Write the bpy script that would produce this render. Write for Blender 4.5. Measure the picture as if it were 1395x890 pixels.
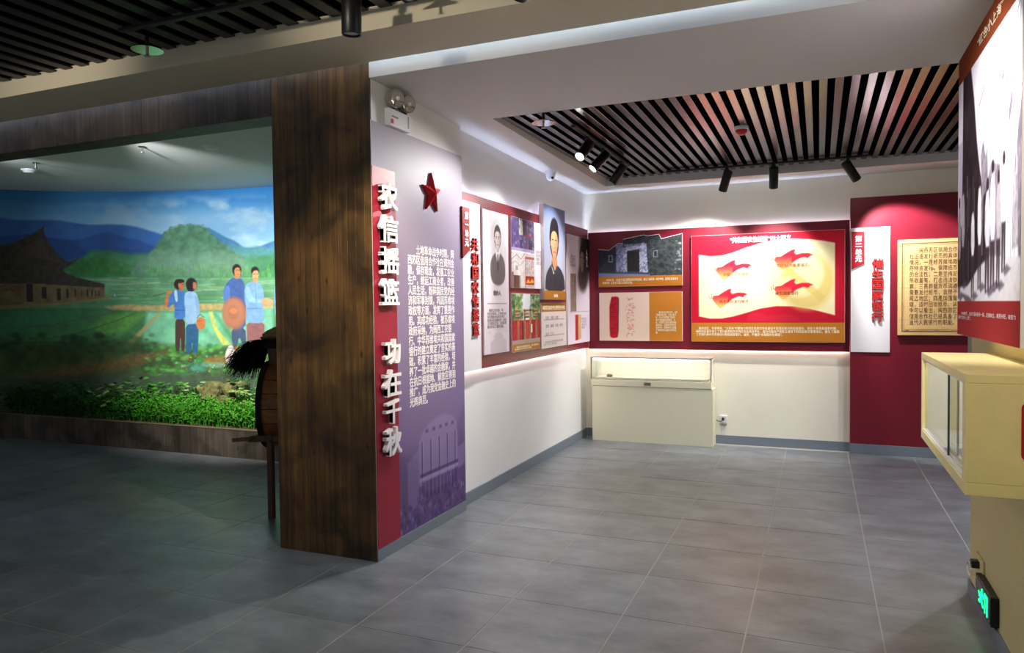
import bpy, math, random
import numpy as np
from mathutils import Vector, Matrix

for o in list(bpy.data.objects):
    bpy.data.objects.remove(o, do_unlink=True)
SC = bpy.context.scene
COL = SC.collection
random.seed(7)
RNG = np.random.default_rng(11)

# ------------------------------------------------------------------ camera
cam_d = bpy.data.cameras.new('camera')
cam_d.sensor_width = 36.0
cam_d.lens = 25.766
cam_d.clip_start = 0.05
cam = bpy.data.objects.new('camera', cam_d)
COL.objects.link(cam)
cam.matrix_world = Matrix(((0.922409, -0.000757, 0.386213, 0.0),
                           (0.386044, 0.031464, -0.921944, 0.0),
                           (-0.011454, 0.999505, 0.029315, 1.55),
                           (0, 0, 0, 1)))
SC.camera = cam

# ------------------------------------------------------------------ world and exposure
W = bpy.data.worlds.new('world')
SC.world = W
W.use_nodes = True
W.node_tree.nodes['Background'].inputs[0].default_value = (0.86, 0.90, 1.0, 1)
W.node_tree.nodes['Background'].inputs[1].default_value = 0.10
SC.view_settings.view_transform = 'Standard'
SC.view_settings.look = 'None'
SC.view_settings.exposure = 1.35
SC.view_settings.gamma = 1.0
SC.view_settings.use_curve_mapping = False

# lamp outputs (each light is created in its lamp's builder)
P_LEFT = (56, 26, 28)        # three lamps of the left-wall track
P_BACK = (48, 35, 84)        # three lamps of the back-wall track
P_HALL = 40
P_DIO = 300
E_COVE = 26.0                 # LED strips behind the boards
E_SLOT = 4.5                # LED strip in the beam slot
E_CASE = 7.0

# ------------------------------------------------------------------ materials
def s2l(c):
    c = np.asarray(c, float)
    return np.where(c <= 0.04045, c / 12.92, ((c + 0.055) / 1.055) ** 2.4)

def rgb(r, g, b):
    return tuple(s2l(np.array([r, g, b]) / 255.0)) + (1.0,)

MATS = {}
def mat(name, col=(128, 128, 128), rough=0.6, metal=0.0, emit=0.0, var=0.0, vscale=3.0, bump=0.0, bscale=40.0,
        stretch=(1, 1, 1), attr=None, trans=0.0, coat=0.0, alpha=1.0, spec=0.5, ocoord=False, rnd=0.0, ior=1.45):
    if name in MATS:
        return MATS[name]
    m = bpy.data.materials.new(name)
    m.use_nodes = True
    nt = m.node_tree
    N, L = nt.nodes, nt.links
    b = N['Principled BSDF']
    c = rgb(*col)
    b.inputs['Base Color'].default_value = c
    b.inputs['Roughness'].default_value = rough
    b.inputs['Metallic'].default_value = metal
    b.inputs['Specular IOR Level'].default_value = spec
    b.inputs['IOR'].default_value = ior
    b.inputs['Transmission Weight'].default_value = trans
    b.inputs['Coat Weight'].default_value = coat
    b.inputs['Alpha'].default_value = alpha
    src = None
    if attr:
        a = N.new('ShaderNodeVertexColor'); a.layer_name = attr
        src = a.outputs['Color']
        L.new(src, b.inputs['Base Color'])
    vec = None
    if var > 0 or bump > 0:
        if ocoord:
            tc = N.new('ShaderNodeTexCoord'); base = tc.outputs['Object']
        else:
            g = N.new('ShaderNodeNewGeometry'); base = g.outputs['Position']
        mp = N.new('ShaderNodeMapping'); mp.inputs['Scale'].default_value = stretch
        L.new(base, mp.inputs['Vector'])
        vec = mp.outputs['Vector']
    if var > 0 or rnd > 0:
        hs = N.new('ShaderNodeHueSaturation')
        if src is not None:
            L.new(src, hs.inputs['Color'])
        else:
            hs.inputs['Color'].default_value = c
        val = None
        if var > 0:
            n = N.new('ShaderNodeTexNoise'); n.inputs['Scale'].default_value = vscale; n.inputs['Detail'].default_value = 6
            n.inputs['Roughness'].default_value = 0.65
            L.new(vec, n.inputs['Vector'])
            mr = N.new('ShaderNodeMapRange')
            mr.inputs['From Min'].default_value = 0.3; mr.inputs['From Max'].default_value = 0.7
            mr.inputs['To Min'].default_value = 1 - var; mr.inputs['To Max'].default_value = 1 + var
            L.new(n.outputs['Fac'], mr.inputs['Value'])
            val = mr.outputs['Result']
        if rnd > 0:
            oi = N.new('ShaderNodeObjectInfo')
            m2 = N.new('ShaderNodeMapRange')
            m2.inputs['To Min'].default_value = 1 - rnd; m2.inputs['To Max'].default_value = 1 + rnd
            L.new(oi.outputs['Random'], m2.inputs['Value'])
            if val is not None:
                mu = N.new('ShaderNodeMath'); mu.operation = 'MULTIPLY'
                L.new(val, mu.inputs[0]); L.new(m2.outputs['Result'], mu.inputs[1]); val = mu.outputs[0]
            else:
                val = m2.outputs['Result']
        L.new(val, hs.inputs['Value'])
        L.new(hs.outputs['Color'], b.inputs['Base Color'])
    if bump > 0:
        n2 = N.new('ShaderNodeTexNoise'); n2.inputs['Scale'].default_value = bscale; n2.inputs['Detail'].default_value = 4
        L.new(vec, n2.inputs['Vector'])
        bp = N.new('ShaderNodeBump'); bp.inputs['Strength'].default_value = bump; bp.inputs['Distance'].default_value = 0.01
        L.new(n2.outputs['Fac'], bp.inputs['Height'])
        L.new(bp.outputs['Normal'], b.inputs['Normal'])
    if emit > 0:
        b.inputs['Emission Color'].default_value = c
        b.inputs['Emission Strength'].default_value = emit
    MATS[name] = m
    return m

def wood_mat(name, light, dark, rough=0.55, scale=1.0, blotch=0.55, rnd=0.18, axis='z'):
    """vertical grain planks with dark stain blotches and knots"""
    if name in MATS:
        return MATS[name]
    m = bpy.data.materials.new(name); m.use_nodes = True
    nt = m.node_tree; N, L = nt.nodes, nt.links; b = N['Principled BSDF']
    g = N.new('ShaderNodeNewGeometry')
    oi = N.new('ShaderNodeObjectInfo')
    mp = N.new('ShaderNodeMapping')
    st = {'z': (38, 38, 1.3), 'x': (1.3, 38, 38), 'y': (38, 1.3, 38)}[axis]
    mp.inputs['Scale'].default_value = tuple(v * scale for v in st)
    L.new(g.outputs['Position'], mp.inputs['Vector'])
    cx = N.new('ShaderNodeCombineXYZ'); mm = N.new('ShaderNodeMath'); mm.operation = 'MULTIPLY'; mm.inputs[1].default_value = 37
    L.new(oi.outputs['Random'], mm.inputs[0])
    for i in range(3):
        L.new(mm.outputs[0], cx.inputs[i])
    L.new(cx.outputs[0], mp.inputs['Location'])
    n1 = N.new('ShaderNodeTexNoise'); n1.inputs['Scale'].default_value = 1; n1.inputs['Detail'].default_value = 8; n1.inputs['Roughness'].default_value = 0.7
    L.new(mp.outputs[0], n1.inputs['Vector'])
    n2 = N.new('ShaderNodeTexNoise'); n2.inputs['Scale'].default_value = 3.2; n2.inputs['Detail'].default_value = 5; n2.inputs['Distortion'].default_value = 0.6
    L.new(g.outputs['Position'], n2.inputs['Vector'])
    r1 = N.new('ShaderNodeMapRange'); r1.inputs['From Min'].default_value = 0.3; r1.inputs['From Max'].default_value = 0.72
    L.new(n1.outputs['Fac'], r1.inputs['Value'])
    r2 = N.new('ShaderNodeMapRange'); r2.inputs['From Min'].default_value = 0.36; r2.inputs['From Max'].default_value = 0.62
    r2.inputs['To Min'].default_value = blotch; r2.inputs['To Max'].default_value = 0.0
    L.new(n2.outputs['Fac'], r2.inputs['Value'])
    mx = N.new('ShaderNodeMix'); mx.data_type = 'RGBA'
    mx.inputs[6].default_value = rgb(*dark); mx.inputs[7].default_value = rgb(*light)
    L.new(r1.outputs[0], mx.inputs[0])
    mx2 = N.new('ShaderNodeMix'); mx2.data_type = 'RGBA'
    L.new(r2.outputs[0], mx2.inputs[0]); L.new(mx.outputs[2], mx2.inputs[6])
    mx2.inputs[7].default_value = rgb(*[v * 0.45 for v in dark])
    # knots
    vo = N.new('ShaderNodeTexVoronoi'); vo.inputs['Scale'].default_value = 1
    mp2 = N.new('ShaderNodeMapping'); mp2.inputs['Scale'].default_value = {'z': (11, 11, 4.5), 'x': (4.5, 11, 11), 'y': (11, 4.5, 11)}[axis]
    L.new(g.outputs['Position'], mp2.inputs['Vector']); L.new(mp2.outputs[0], vo.inputs['Vector'])
    r3 = N.new('ShaderNodeMapRange'); r3.inputs['From Min'].default_value = 0.05; r3.inputs['From Max'].default_value = 0.13
    r3.inputs['To Min'].default_value = 0.75; r3.inputs['To Max'].default_value = 0.0
    L.new(vo.outputs['Distance'], r3.inputs['Value'])
    mx3 = N.new('ShaderNodeMix'); mx3.data_type = 'RGBA'
    L.new(r3.outputs[0], mx3.inputs[0]); L.new(mx2.outputs[2], mx3.inputs[6]); mx3.inputs[7].default_value = rgb(*[v * 0.4 for v in dark])
    hs = N.new('ShaderNodeHueSaturation'); L.new(mx3.outputs[2], hs.inputs['Color'])
    m2 = N.new('ShaderNodeMapRange'); m2.inputs['To Min'].default_value = 1 - rnd; m2.inputs['To Max'].default_value = 1 + rnd
    L.new(oi.outputs['Random'], m2.inputs['Value']); L.new(m2.outputs[0], hs.inputs['Value'])
    L.new(hs.outputs[0], b.inputs['Base Color'])
    b.inputs['Roughness'].default_value = rough
    bp = N.new('ShaderNodeBump'); bp.inputs['Strength'].default_value = 0.25; bp.inputs['Distance'].default_value = 0.004
    L.new(n1.outputs['Fac'], bp.inputs['Height']); L.new(bp.outputs[0], b.inputs['Normal'])
    MATS[name] = m
    return m

# ------------------------------------------------------------------ geometry helpers
def wloc(o):
    v = Vector((0, 0, 0))
    while o is not None:
        v = v + o.location
        o = o.parent
    return v

class G:
    """collects faces in world coordinates, builds ONE mesh object"""
    def __init__(self):
        self.v = []; self.f = []
    def add(self, vs, fs):
        n = len(self.v)
        self.v += [tuple(p) for p in vs]
        self.f += [tuple(i + n for i in f) for f in fs]
        return self
    def box(self, x0, x1, y0, y1, z0, z1):
        x0, x1 = min(x0, x1), max(x0, x1); y0, y1 = min(y0, y1), max(y0, y1); z0, z1 = min(z0, z1), max(z0, z1)
        return self.add([(x0, y0, z0), (x1, y0, z0), (x1, y1, z0), (x0, y1, z0), (x0, y0, z1), (x1, y0, z1), (x1, y1, z1), (x0, y1, z1)],
                        [(0, 3, 2, 1), (4, 5, 6, 7), (0, 1, 5, 4), (1, 2, 6, 5), (2, 3, 7, 6), (3, 0, 4, 7)])
    def hexa(self, p):
        """8 corners: bottom ring then top ring"""
        return self.add(p, [(0, 3, 2, 1), (4, 5, 6, 7), (0, 1, 5, 4), (1, 2, 6, 5), (2, 3, 7, 6), (3, 0, 4, 7)])
    def prism(self, ring, off):
        n = len(ring); off = Vector(off)
        vs = [Vector(p) for p in ring] + [Vector(p) + off for p in ring]
        fs = [tuple(range(n))[::-1], tuple(range(n, 2 * n))] + [(i, (i + 1) % n, n + (i + 1) % n, n + i) for i in range(n)]
        return self.add(vs, fs)
    def cyl(self, p0, p1, r0, r1=None, n=16, cap=True):
        r1 = r0 if r1 is None else r1
        p0, p1 = Vector(p0), Vector(p1)
        d = (p1 - p0).normalized()
        a = d.orthogonal().normalized(); b = d.cross(a)
        vs = []
        for p, r in ((p0, r0), (p1, r1)):
            for i in range(n):
                t = 2 * math.pi * i / n
                vs.append(p + a * (r * math.cos(t)) + b * (r * math.sin(t)))
        fs = [(i, (i + 1) % n, n + (i + 1) % n, n + i) for i in range(n)]
        if cap:
            fs += [tuple(range(n))[::-1], tuple(range(n, 2 * n))]
        return self.add(vs, fs)
    def lathe(self, prof, c, axis=(0, 0, 1), n=24):
        """prof: list of (radius, distance along axis)"""
        c = Vector(c); d = Vector(axis).normalized(); a = d.orthogonal().normalized(); b = d.cross(a)
        vs = []; m = len(prof)
        for r, h in prof:
            for i in range(n):
                t = 2 * math.pi * i / n
                vs.append(c + d * h + a * (r * math.cos(t)) + b * (r * math.sin(t)))
        fs = []
        for k in range(m - 1):
            for i in range(n):
                fs.append((k * n + i, k * n + (i + 1) % n, (k + 1) * n + (i + 1) % n, (k + 1) * n + i))
        fs.append(tuple(range(n))[::-1]); fs.append(tuple(range((m - 1) * n, m * n)))
        return self.add(vs, fs)
    def tube(self, pts, r, n=8):
        pts = [Vector(p) for p in pts]
        up = Vector((0.13, 0.21, 0.97))
        vs = []
        for i, p in enumerate(pts):
            d = (pts[min(i + 1, len(pts) - 1)] - pts[max(i - 1, 0)]).normalized()
            a = d.cross(up)
            if a.length < 1e-4:
                a = d.orthogonal()
            a.normalize(); b = d.cross(a)
            for k in range(n):
                t = 2 * math.pi * k / n
                vs.append(p + a * (r * math.cos(t)) + b * (r * math.sin(t)))
        fs = []
        for i in range(len(pts) - 1):
            for k in range(n):
                fs.append((i * n + k, i * n + (k + 1) % n, (i + 1) * n + (k + 1) % n, (i + 1) * n + k))
        fs.append(tuple(range(n))[::-1]); fs.append(tuple(range((len(pts) - 1) * n, len(pts) * n)))
        return self.add(vs, fs)
    def build(self, name, m, parent=None, bevel=0.0, smooth=False, pivot=None, seg=2):
        me = bpy.data.meshes.new(name)
        base = wloc(parent) if parent is not None else Vector((0, 0, 0))
        if pivot is None and parent is None:
            a = np.array([tuple(p) for p in self.v])
            pivot = ((a[:, 0].min() + a[:, 0].max()) / 2, (a[:, 1].min() + a[:, 1].max()) / 2, a[:, 2].min())
        loc = Vector(pivot) - base if pivot is not None else Vector((0, 0, 0))
        off = base + loc
        me.from_pydata([(p[0] - off.x, p[1] - off.y, p[2] - off.z) for p in self.v], [], self.f)
        fixn(me)
        if smooth:
            me.polygons.foreach_set('use_smooth', [True] * len(me.polygons))
            try:
                me.set_sharp_from_angle(angle=math.radians(38))
            except Exception:
                pass
        me.materials.append(MATS[m] if isinstance(m, str) else m)
        o = bpy.data.objects.new(name, me)
        COL.objects.link(o)
        o.parent = parent
        o.location = loc
        if bevel > 0:
            bm_ = o.modifiers.new('bevel', 'BEVEL'); bm_.width = bevel; bm_.segments = seg; bm_.limit_method = 'ANGLE'
        return o

import bmesh
def fixn(me):
    bm = bmesh.new(); bm.from_mesh(me)
    bmesh.ops.recalc_face_normals(bm, faces=bm.faces)
    bm.to_mesh(me); bm.free()

def thing(name, label, cat, loc, group=None, kind=None):
    o = bpy.data.objects.new(name, None)
    o.empty_display_size = 0.1
    COL.objects.link(o); o.location = loc
    return tag(o, label, cat, group, kind)

def tag(o, label=None, cat=None, group=None, kind=None):
    if label: o['label'] = label
    if cat: o['category'] = cat
    if group: o['group'] = group
    if kind: o['kind'] = kind
    return o

def struct(name, g, m, bevel=0.0, label=None, **k):
    o = g.build(name, m, None, bevel, **k)
    o['kind'] = 'structure'
    if label: o['label'] = label
    return o

class Fr:
    """a wall frame: u to the right, v up, d out of the wall"""
    def __init__(self, kind, plane):
        self.k = kind; self.p = plane
    def P(self, u, v, d):
        if self.k == 'L': return Vector((self.p + d, u, v))
        if self.k == 'B': return Vector((u, self.p - d, v))
        return Vector((self.p - d, -u, v))
    def N(self):
        return {'L': Vector((1, 0, 0)), 'B': Vector((0, -1, 0)), 'R': Vector((-1, 0, 0))}[self.k]
    def slab(self, g, u0, u1, v0, v1, d0, d1):
        q = [self.P(u0, v0, d0), self.P(u1, v0, d0), self.P(u1, v0, d1), self.P(u0, v0, d1),
             self.P(u0, v1, d0), self.P(u1, v1, d0), self.P(u1, v1, d1), self.P(u0, v1, d1)]
        return g.hexa(q)
    def poly(self, g, pts, d0, d1):
        return g.prism([self.P(u, v, d0) for u, v in pts], self.N() * (d1 - d0))

def slab(fr, name, u0, u1, v0, v1, d0, d1, m, parent=None, bevel=0.0, **k):
    g = G(); fr.slab(g, u0, u1, v0, v1, d0, d1)
    return g.build(name, m, parent, bevel, **k)

def text_geo(s, bold=0.0, solid=False, res=2, space=1.0, lead=1.0):
    cu = bpy.data.curves.new('t', 'FONT')
    cu.body = s; cu.size = 1; cu.resolution_u = res; cu.offset = bold
    cu.space_character = space; cu.space_line = lead
    if solid: cu.extrude = 0.5
    ob = bpy.data.objects.new('t', cu); COL.objects.link(ob)
    dg = bpy.context.evaluated_depsgraph_get()
    me = bpy.data.meshes.new_from_object(ob.evaluated_get(dg))
    co = np.empty(len(me.vertices) * 3); me.vertices.foreach_get('co', co); co = co.reshape(-1, 3)
    fs = [tuple(p.vertices) for p in me.polygons]
    bpy.data.objects.remove(ob); bpy.data.curves.remove(cu); bpy.data.meshes.remove(me)
    return co, fs

def text(fr, name, s, u0, u1, v0, v1, d0, m, parent, bold=0.0, d1=None, fit=True, res=2, space=1.0, lead=1.0, pivot=None):
    """lettering that fills the box u0..u1 x v0..v1; solid when d1 is given"""
    co, fs = text_geo(s, 0.0, d1 is not None, res, space, lead)
    if bold > 0:                                            # heavier strokes: overlay shifted outlines
        sh = [(-1, -1), (1, 1), (-1, 1), (1, -1)] if bold > 0.021 else [(-1, 0), (1, 0)]
        n0 = len(co); base_f = fs
        co = np.concatenate([co + np.array([a * bold, b * bold, 0.0]) for a, b in sh])
        fs = [tuple(i + k * n0 for i in f) for k in range(len(sh)) for f in base_f]
    mn, mx = co.min(0), co.max(0)
    su = (u1 - u0) / max(1e-6, mx[0] - mn[0]); sv = (v1 - v0) / max(1e-6, mx[1] - mn[1])
    if not fit:
        su = sv = min(su, sv)
    g = G()
    vs = []
    for q_, p in enumerate(co):
        d = d0 if d1 is None else (d0 + (d1 - d0) * (p[2] + 0.5))
        if bold > 0:
            d += 0.0003 * (q_ // n0)                        # each overlay a hair in front of the last
        vs.append(fr.P(u0 + (p[0] - mn[0]) * su, v1 - (mx[1] - p[1]) * sv, d))
    g.add(vs, fs)
    o = g.build(name, m, parent, pivot=pivot)
    if len(s.strip()) > 1:
        o['kind'] = 'stuff'                                 # a block of fine lettering
    return o

# ------------------------------------------------------------------ painter for flat prints (colours stored on a fine mesh grid)
def vnoise(x, y, seed=0):
    xi = np.floor(x).astype(np.int64); yi = np.floor(y).astype(np.int64)
    xf = x - xi; yf = y - yi
    def h(a, b):
        n = (a * 374761393 + b * 668265263 + seed * 982451653) & 0x7fffffff
        n = ((n ^ (n >> 13)) * 1274126177) & 0x7fffffff
        return ((n ^ (n >> 16)) & 0xffff) / 65535.0
    u = xf * xf * (3 - 2 * xf); w = yf * yf * (3 - 2 * yf)
    return (h(xi, yi) * (1 - u) + h(xi + 1, yi) * u) * (1 - w) + (h(xi, yi + 1) * (1 - u) + h(xi + 1, yi + 1) * u) * w

def fbm(x, y, seed=0, oct=4):
    s = 0; a = 0.5; t = 0
    for i in range(oct):
        s = s + a * vnoise(x * 2 ** i, y * 2 ** i, seed + i); t += a; a *= 0.5
    return s / t

def chaikin(pts, n=2, closed=True):
    p = np.array(pts, float)
    for _ in range(n):
        q = np.roll(p, -1, 0) if closed else p[1:]
        a = p if closed else p[:-1]
        p = np.stack([0.75 * a + 0.25 * q, 0.25 * a + 0.75 * q], 1).reshape(-1, 2)
    return p

class Canvas:
    def __init__(self, X, Y, bg=(200, 200, 200)):
        self.X = X; self.Y = Y
        self.C = np.ones((X.size, 3)) * np.array(bg, float)
    def mix(self, idx, a, col):
        col = np.array(col, float)
        if col.ndim == 1:
            col = col[None, :]
        self.C[idx] = self.C[idx] * (1 - a[:, None]) + col * a[:, None]
    def fn(self, f):
        self.C = f(self.X, self.Y, self.C)
    def poly(self, pts, col, soft=0.6, alpha=1.0, smooth=0, noise=0.0, ns=0.3, seed=3):
        p = chaikin(pts, smooth) if smooth else np.array(pts, float)
        x0, y0 = p.min(0) - soft; x1, y1 = p.max(0) + soft
        idx = np.nonzero((self.X >= x0) & (self.X <= x1) & (self.Y >= y0) & (self.Y <= y1))[0]
        if idx.size == 0: return
        x = self.X[idx]; y = self.Y[idx]
        ins = np.zeros(idx.size, bool); dm = np.full(idx.size, 1e9)
        q = np.roll(p, -1, 0)
        for (ax, ay), (bx, by) in zip(p, q):
            ex, ey = bx - ax, by - ay
            t = np.clip(((x - ax) * ex + (y - ay) * ey) / (ex * ex + ey * ey + 1e-12), 0, 1)
            dm = np.minimum(dm, np.hypot(x - ax - t * ex, y - ay - t * ey))
            c = ((ay > y) != (by > y))
            with np.errstate(divide='ignore', invalid='ignore'):
                xi = ax + (y - ay) / (by - ay if by != ay else 1e-12) * ex
            ins ^= c & (x < xi)
        sd = np.where(ins, dm, -dm)
        a = np.clip(0.5 + sd / (2 * soft), 0, 1) * alpha
        cc = np.array(col, float)[None, :]
        if noise > 0:
            cc = cc * (1 + noise * (2 * fbm(x * ns, y * ns, seed)[:, None] - 1))
        else:
            cc = np.repeat(cc, idx.size, 0)
        self.mix(idx, a, cc)
    def ell(self, cx, cy, rx, ry, col, soft=0.25, alpha=1.0):
        idx = np.nonzero((abs(self.X - cx) <= rx * 1.6) & (abs(self.Y - cy) <= ry * 1.6))[0]
        r = np.hypot((self.X[idx] - cx) / rx, (self.Y[idx] - cy) / ry)
        self.mix(idx, np.clip((1 + soft / 2 - r) / soft, 0, 1) * alpha, col)
    def line(self, pts, w, col, alpha=1.0, soft=0.5):
        for (ax, ay), (bx, by) in zip(pts[:-1], pts[1:]):
            idx = np.nonzero((self.X >= min(ax, bx) - w - soft) & (self.X <= max(ax, bx) + w + soft) &
                             (self.Y >= min(ay, by) - w - soft) & (self.Y <= max(ay, by) + w + soft))[0]
            if idx.size == 0: continue
            x = self.X[idx]; y = self.Y[idx]; ex, ey = bx - ax, by - ay
            t = np.clip(((x - ax) * ex + (y - ay) * ey) / (ex * ex + ey * ey + 1e-12), 0, 1)
            d = np.hypot(x - ax - t * ex, y - ay - t * ey)
            self.mix(idx, np.clip((w / 2 + soft / 2 - d) / soft, 0, 1) * alpha, col)
    def rect(self, x0, y0, x1, y1, col, alpha=1.0, noise=0.0, ns=0.3, seed=3):
        idx = np.nonzero((self.X >= x0) & (self.X <= x1) & (self.Y >= y0) & (self.Y <= y1))[0]
        cc = np.repeat(np.array(col, float)[None, :], idx.size, 0)
        if noise > 0:
            cc = cc * (1 + noise * (2 * fbm(self.X[idx] * ns, self.Y[idx] * ns, seed)[:, None] - 1))
        self.mix(idx, np.full(idx.size, alpha), cc)
    def dabs(self, n, box, cols, r0, r1, seed=0, alpha=0.7, stretch=1.6):
        rg = np.random.default_rng(seed)
        for _ in range(n):
            r = rg.uniform(r0, r1)
            self.ell(rg.uniform(box[0], box[2]), rg.uniform(box[1], box[3]), r * stretch, r, cols[rg.integers(len(cols))], 0.8, alpha)

def grid_obj(name, V, nx, ny, C, m, parent):
    """V: (ny*nx,3) world verts, C: sRGB 0..255 per vertex"""
    base = np.array(wloc(parent)) if parent is not None else np.zeros(3)
    me = bpy.data.meshes.new(name)
    i, j = np.meshgrid(np.arange(nx - 1), np.arange(ny - 1))
    a = (j * nx + i).ravel()
    F = np.stack([a, a + 1, a + nx + 1, a + nx], 1).astype(np.int32)
    me.vertices.add(len(V)); me.vertices.foreach_set('co', (V - base).astype(np.float32).ravel())
    me.loops.add(F.size); me.loops.foreach_set('vertex_index', F.ravel())
    me.polygons.add(len(F)); me.polygons.foreach_set('loop_start', np.arange(0, F.size, 4, dtype=np.int32))
    me.update(calc_edges=True)
    at = me.color_attributes.new('print', 'FLOAT_COLOR', 'POINT')
    rgba = np.ones((len(V), 4), np.float32); rgba[:, :3] = s2l(np.clip(C, 0, 255) / 255.0)
    at.data.foreach_set('color', rgba.ravel())
    me.materials.append(MATS[m])
    o = bpy.data.objects.new(name, me); COL.objects.link(o); o.parent = parent
    return o

def print_on(fr, name, u0, u1, v0, v1, d, nx, ny, paint, parent, m='print', W_=None, H_=None, top=None):
    """a printed sheet on a panel; the painter works in design units W_ x H_, y down"""
    U, V = np.meshgrid(np.linspace(0, 1, nx), np.linspace(0, 1, ny))
    U = U.ravel(); V = V.ravel()
    uu = u0 + (u1 - u0) * U
    vt = np.full_like(uu, v1) if top is None else np.interp(uu, top[0], top[1])
    vv = v0 + (vt - v0) * V
    W_ = W_ or (u1 - u0); H_ = H_ or (v1 - v0)
    cv = Canvas(U * W_, (v1 - vv) / (v1 - v0) * H_)
    paint(cv, W_, H_)
    P = np.array([fr.P(0, 0, 0)] * 1)[0]
    e1 = np.array(fr.P(1, 0, 0) - fr.P(0, 0, 0)); e2 = np.array((0, 0, 1.0)); n = np.array(fr.N())
    XYZ = P + uu[:, None] * e1 + vv[:, None] * e2 + d * n
    return grid_obj(name, XYZ, nx, ny, cv.C, m, parent)

# ------------------------------------------------------------------ material library
mat('floor_stone', (117, 122, 127), 0.34, var=0.34, vscale=2.8, bump=0.06, bscale=30, rnd=0.05, stretch=(1, 1.6, 1))
mat('grout', (168, 166, 160), 0.85)
mat('wall_white', (234, 233, 232), 0.8, var=0.02, vscale=2)
mat('wall_cream', (240, 236, 218), 0.8, var=0.03, vscale=2)
mat('wall_yellow', (222, 208, 150), 0.75, var=0.03, vscale=3)
mat('ceiling_white', (214, 212, 208), 0.85)
mat('ceiling_beige', (222, 212, 186), 0.85)
mat('black_void', (5, 5, 6), 1.0, spec=0.0)
mat('slat_metal', (84, 85, 88), 0.24, metal=0.9)
mat('slat_black', (40, 42, 44), 0.45, metal=0.2)
mat('baseboard', (120, 130, 142), 0.5)
mat('board_red', (120, 20, 40), 0.42, var=0.03, vscale=2)
mat('tag_red', (132, 14, 28), 0.4)
mat('strip_red', (150, 26, 52), 0.45)
mat('paper_white', (236, 226, 230), 0.5)
mat('column_white', (228, 224, 230), 0.5)
mat('ochre', (186, 122, 40), 0.45)
mat('ochre_text', (255, 246, 214), 0.6)
mat('text_white', (250, 246, 250), 0.6)
mat('letter_white', (244, 240, 246), 0.5)
mat('letter_red', (176, 34, 34), 0.4)
mat('star_red', (190, 14, 26), 0.3)
mat('text_dark', (110, 82, 56), 0.6)
mat('text_brown', (140, 58, 34), 0.6)
mat('text_grey', (120, 108, 112), 0.6)
mat('print', attr='print', rough=0.5, spec=0.25)
mat('print_photo', attr='print', rough=0.9, spec=0.05)
mat('led_box_fill', (236, 242, 255), 0.4, emit=2.0)
mat('print_matte', attr='print', rough=0.75)
mat('black_metal', (26, 26, 28), 0.4, metal=0.2)
mat('rail_black', (20, 20, 22), 0.5)
mat('lamp_lens', (255, 250, 240), 0.3, emit=14)
mat('lamp_lens_dim', (225, 225, 225), 0.25)
mat('led_cool', (196, 218, 255), 0.4, emit=E_SLOT)
mat('led_cove', (206, 222, 255), 0.4, emit=E_COVE)
mat('led_low', (255, 240, 232), 0.4, emit=E_COVE * 0.35)
mat('led_case', (255, 246, 226), 0.4, emit=E_CASE)
mat('chrome', (214, 210, 196), 0.12, metal=1.0)
mat('steel', (150, 146, 132), 0.3, metal=1.0)
mat('plastic_white', (232, 234, 238), 0.35)
mat('plastic_grey', (150, 146, 138), 0.45)
mat('plastic_dark', (40, 40, 46), 0.4)
mat('alarm_red', (206, 30, 34), 0.3)
mat('cream_lacquer', (226, 224, 196), 0.5)
mat('cream_inside', (244, 238, 224), 0.6)
mat('yellow_lacquer', (238, 222, 158), 0.5, var=0.05, vscale=6, bump=0.12, bscale=60)
mat('glass', (250, 255, 252), 0.02, trans=1.0, ior=1.45, alpha=1.0)
mat('glass_edge', (52, 60, 104), 0.1, metal=0.0)
mat('exit_green', (0, 230, 110), 0.5, emit=2.2)
mat('exit_face', (34, 40, 38), 0.25)
mat('soil', (74, 60, 40), 0.9, var=0.35, vscale=18, bump=0.6, bscale=50)
mat('leaf_bright', (74, 150, 34), 0.5, var=0.3, vscale=9)
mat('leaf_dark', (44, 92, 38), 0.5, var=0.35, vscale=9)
mat('leaf_pale', (140, 170, 96), 0.55, var=0.25, vscale=12)
mat('rock', (108, 106, 62), 0.9, var=0.6, vscale=14, bump=0.8, bscale=30)
mat('wood_edge', (120, 106, 84), 0.7, var=0.2, vscale=8)
wood_mat('wood_pillar', (138, 102, 52), (66, 45, 24), 0.5, blotch=0.8)
wood_mat('wood_lintel', (104, 88, 76), (52, 43, 38), 0.55, blotch=0.7)
wood_mat('wood_curb', (118, 104, 90), (66, 56, 46), 0.7, blotch=0.8)
wood_mat('wood_drum', (182, 120, 66), (120, 72, 36), 0.55, blotch=0.3, axis='x')
wood_mat('wood_frame', (112, 70, 38), (70, 42, 22), 0.55, blotch=0.3)
wood_mat('wood_light', (240, 206, 150), (222, 178, 114), 0.45, blotch=0.1, axis='x', rnd=0.06)
mat('fibre', (30, 22, 16), 0.9, var=0.5, vscale=40)
mat('bamboo', (150, 122, 70), 0.7, var=0.3, vscale=30)
mat('coin', (110, 80, 62), 0.5)
mat('paper', (214, 214, 220), 0.8)
mat('print_fade', attr='print', rough=0.5)

# ------------------------------------------------------------------ main dimensions
XP, XW, YP, YB = -2.467, -2.53, 3.74, 8.285     # intro panel face, left wall, pillar face, back wall
XR, YR = 0.74, 4.47                             # right wall face and its far end
def zs(y):                                      # alcove soffit, tilted to match its edges in the image
    return 2.913 - 0.0165 * (y - 3.74)
FL = Fr('L', XW); FLP = Fr('L', XP); FB = Fr('B', YB); FRt = Fr('R', XR)

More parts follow.
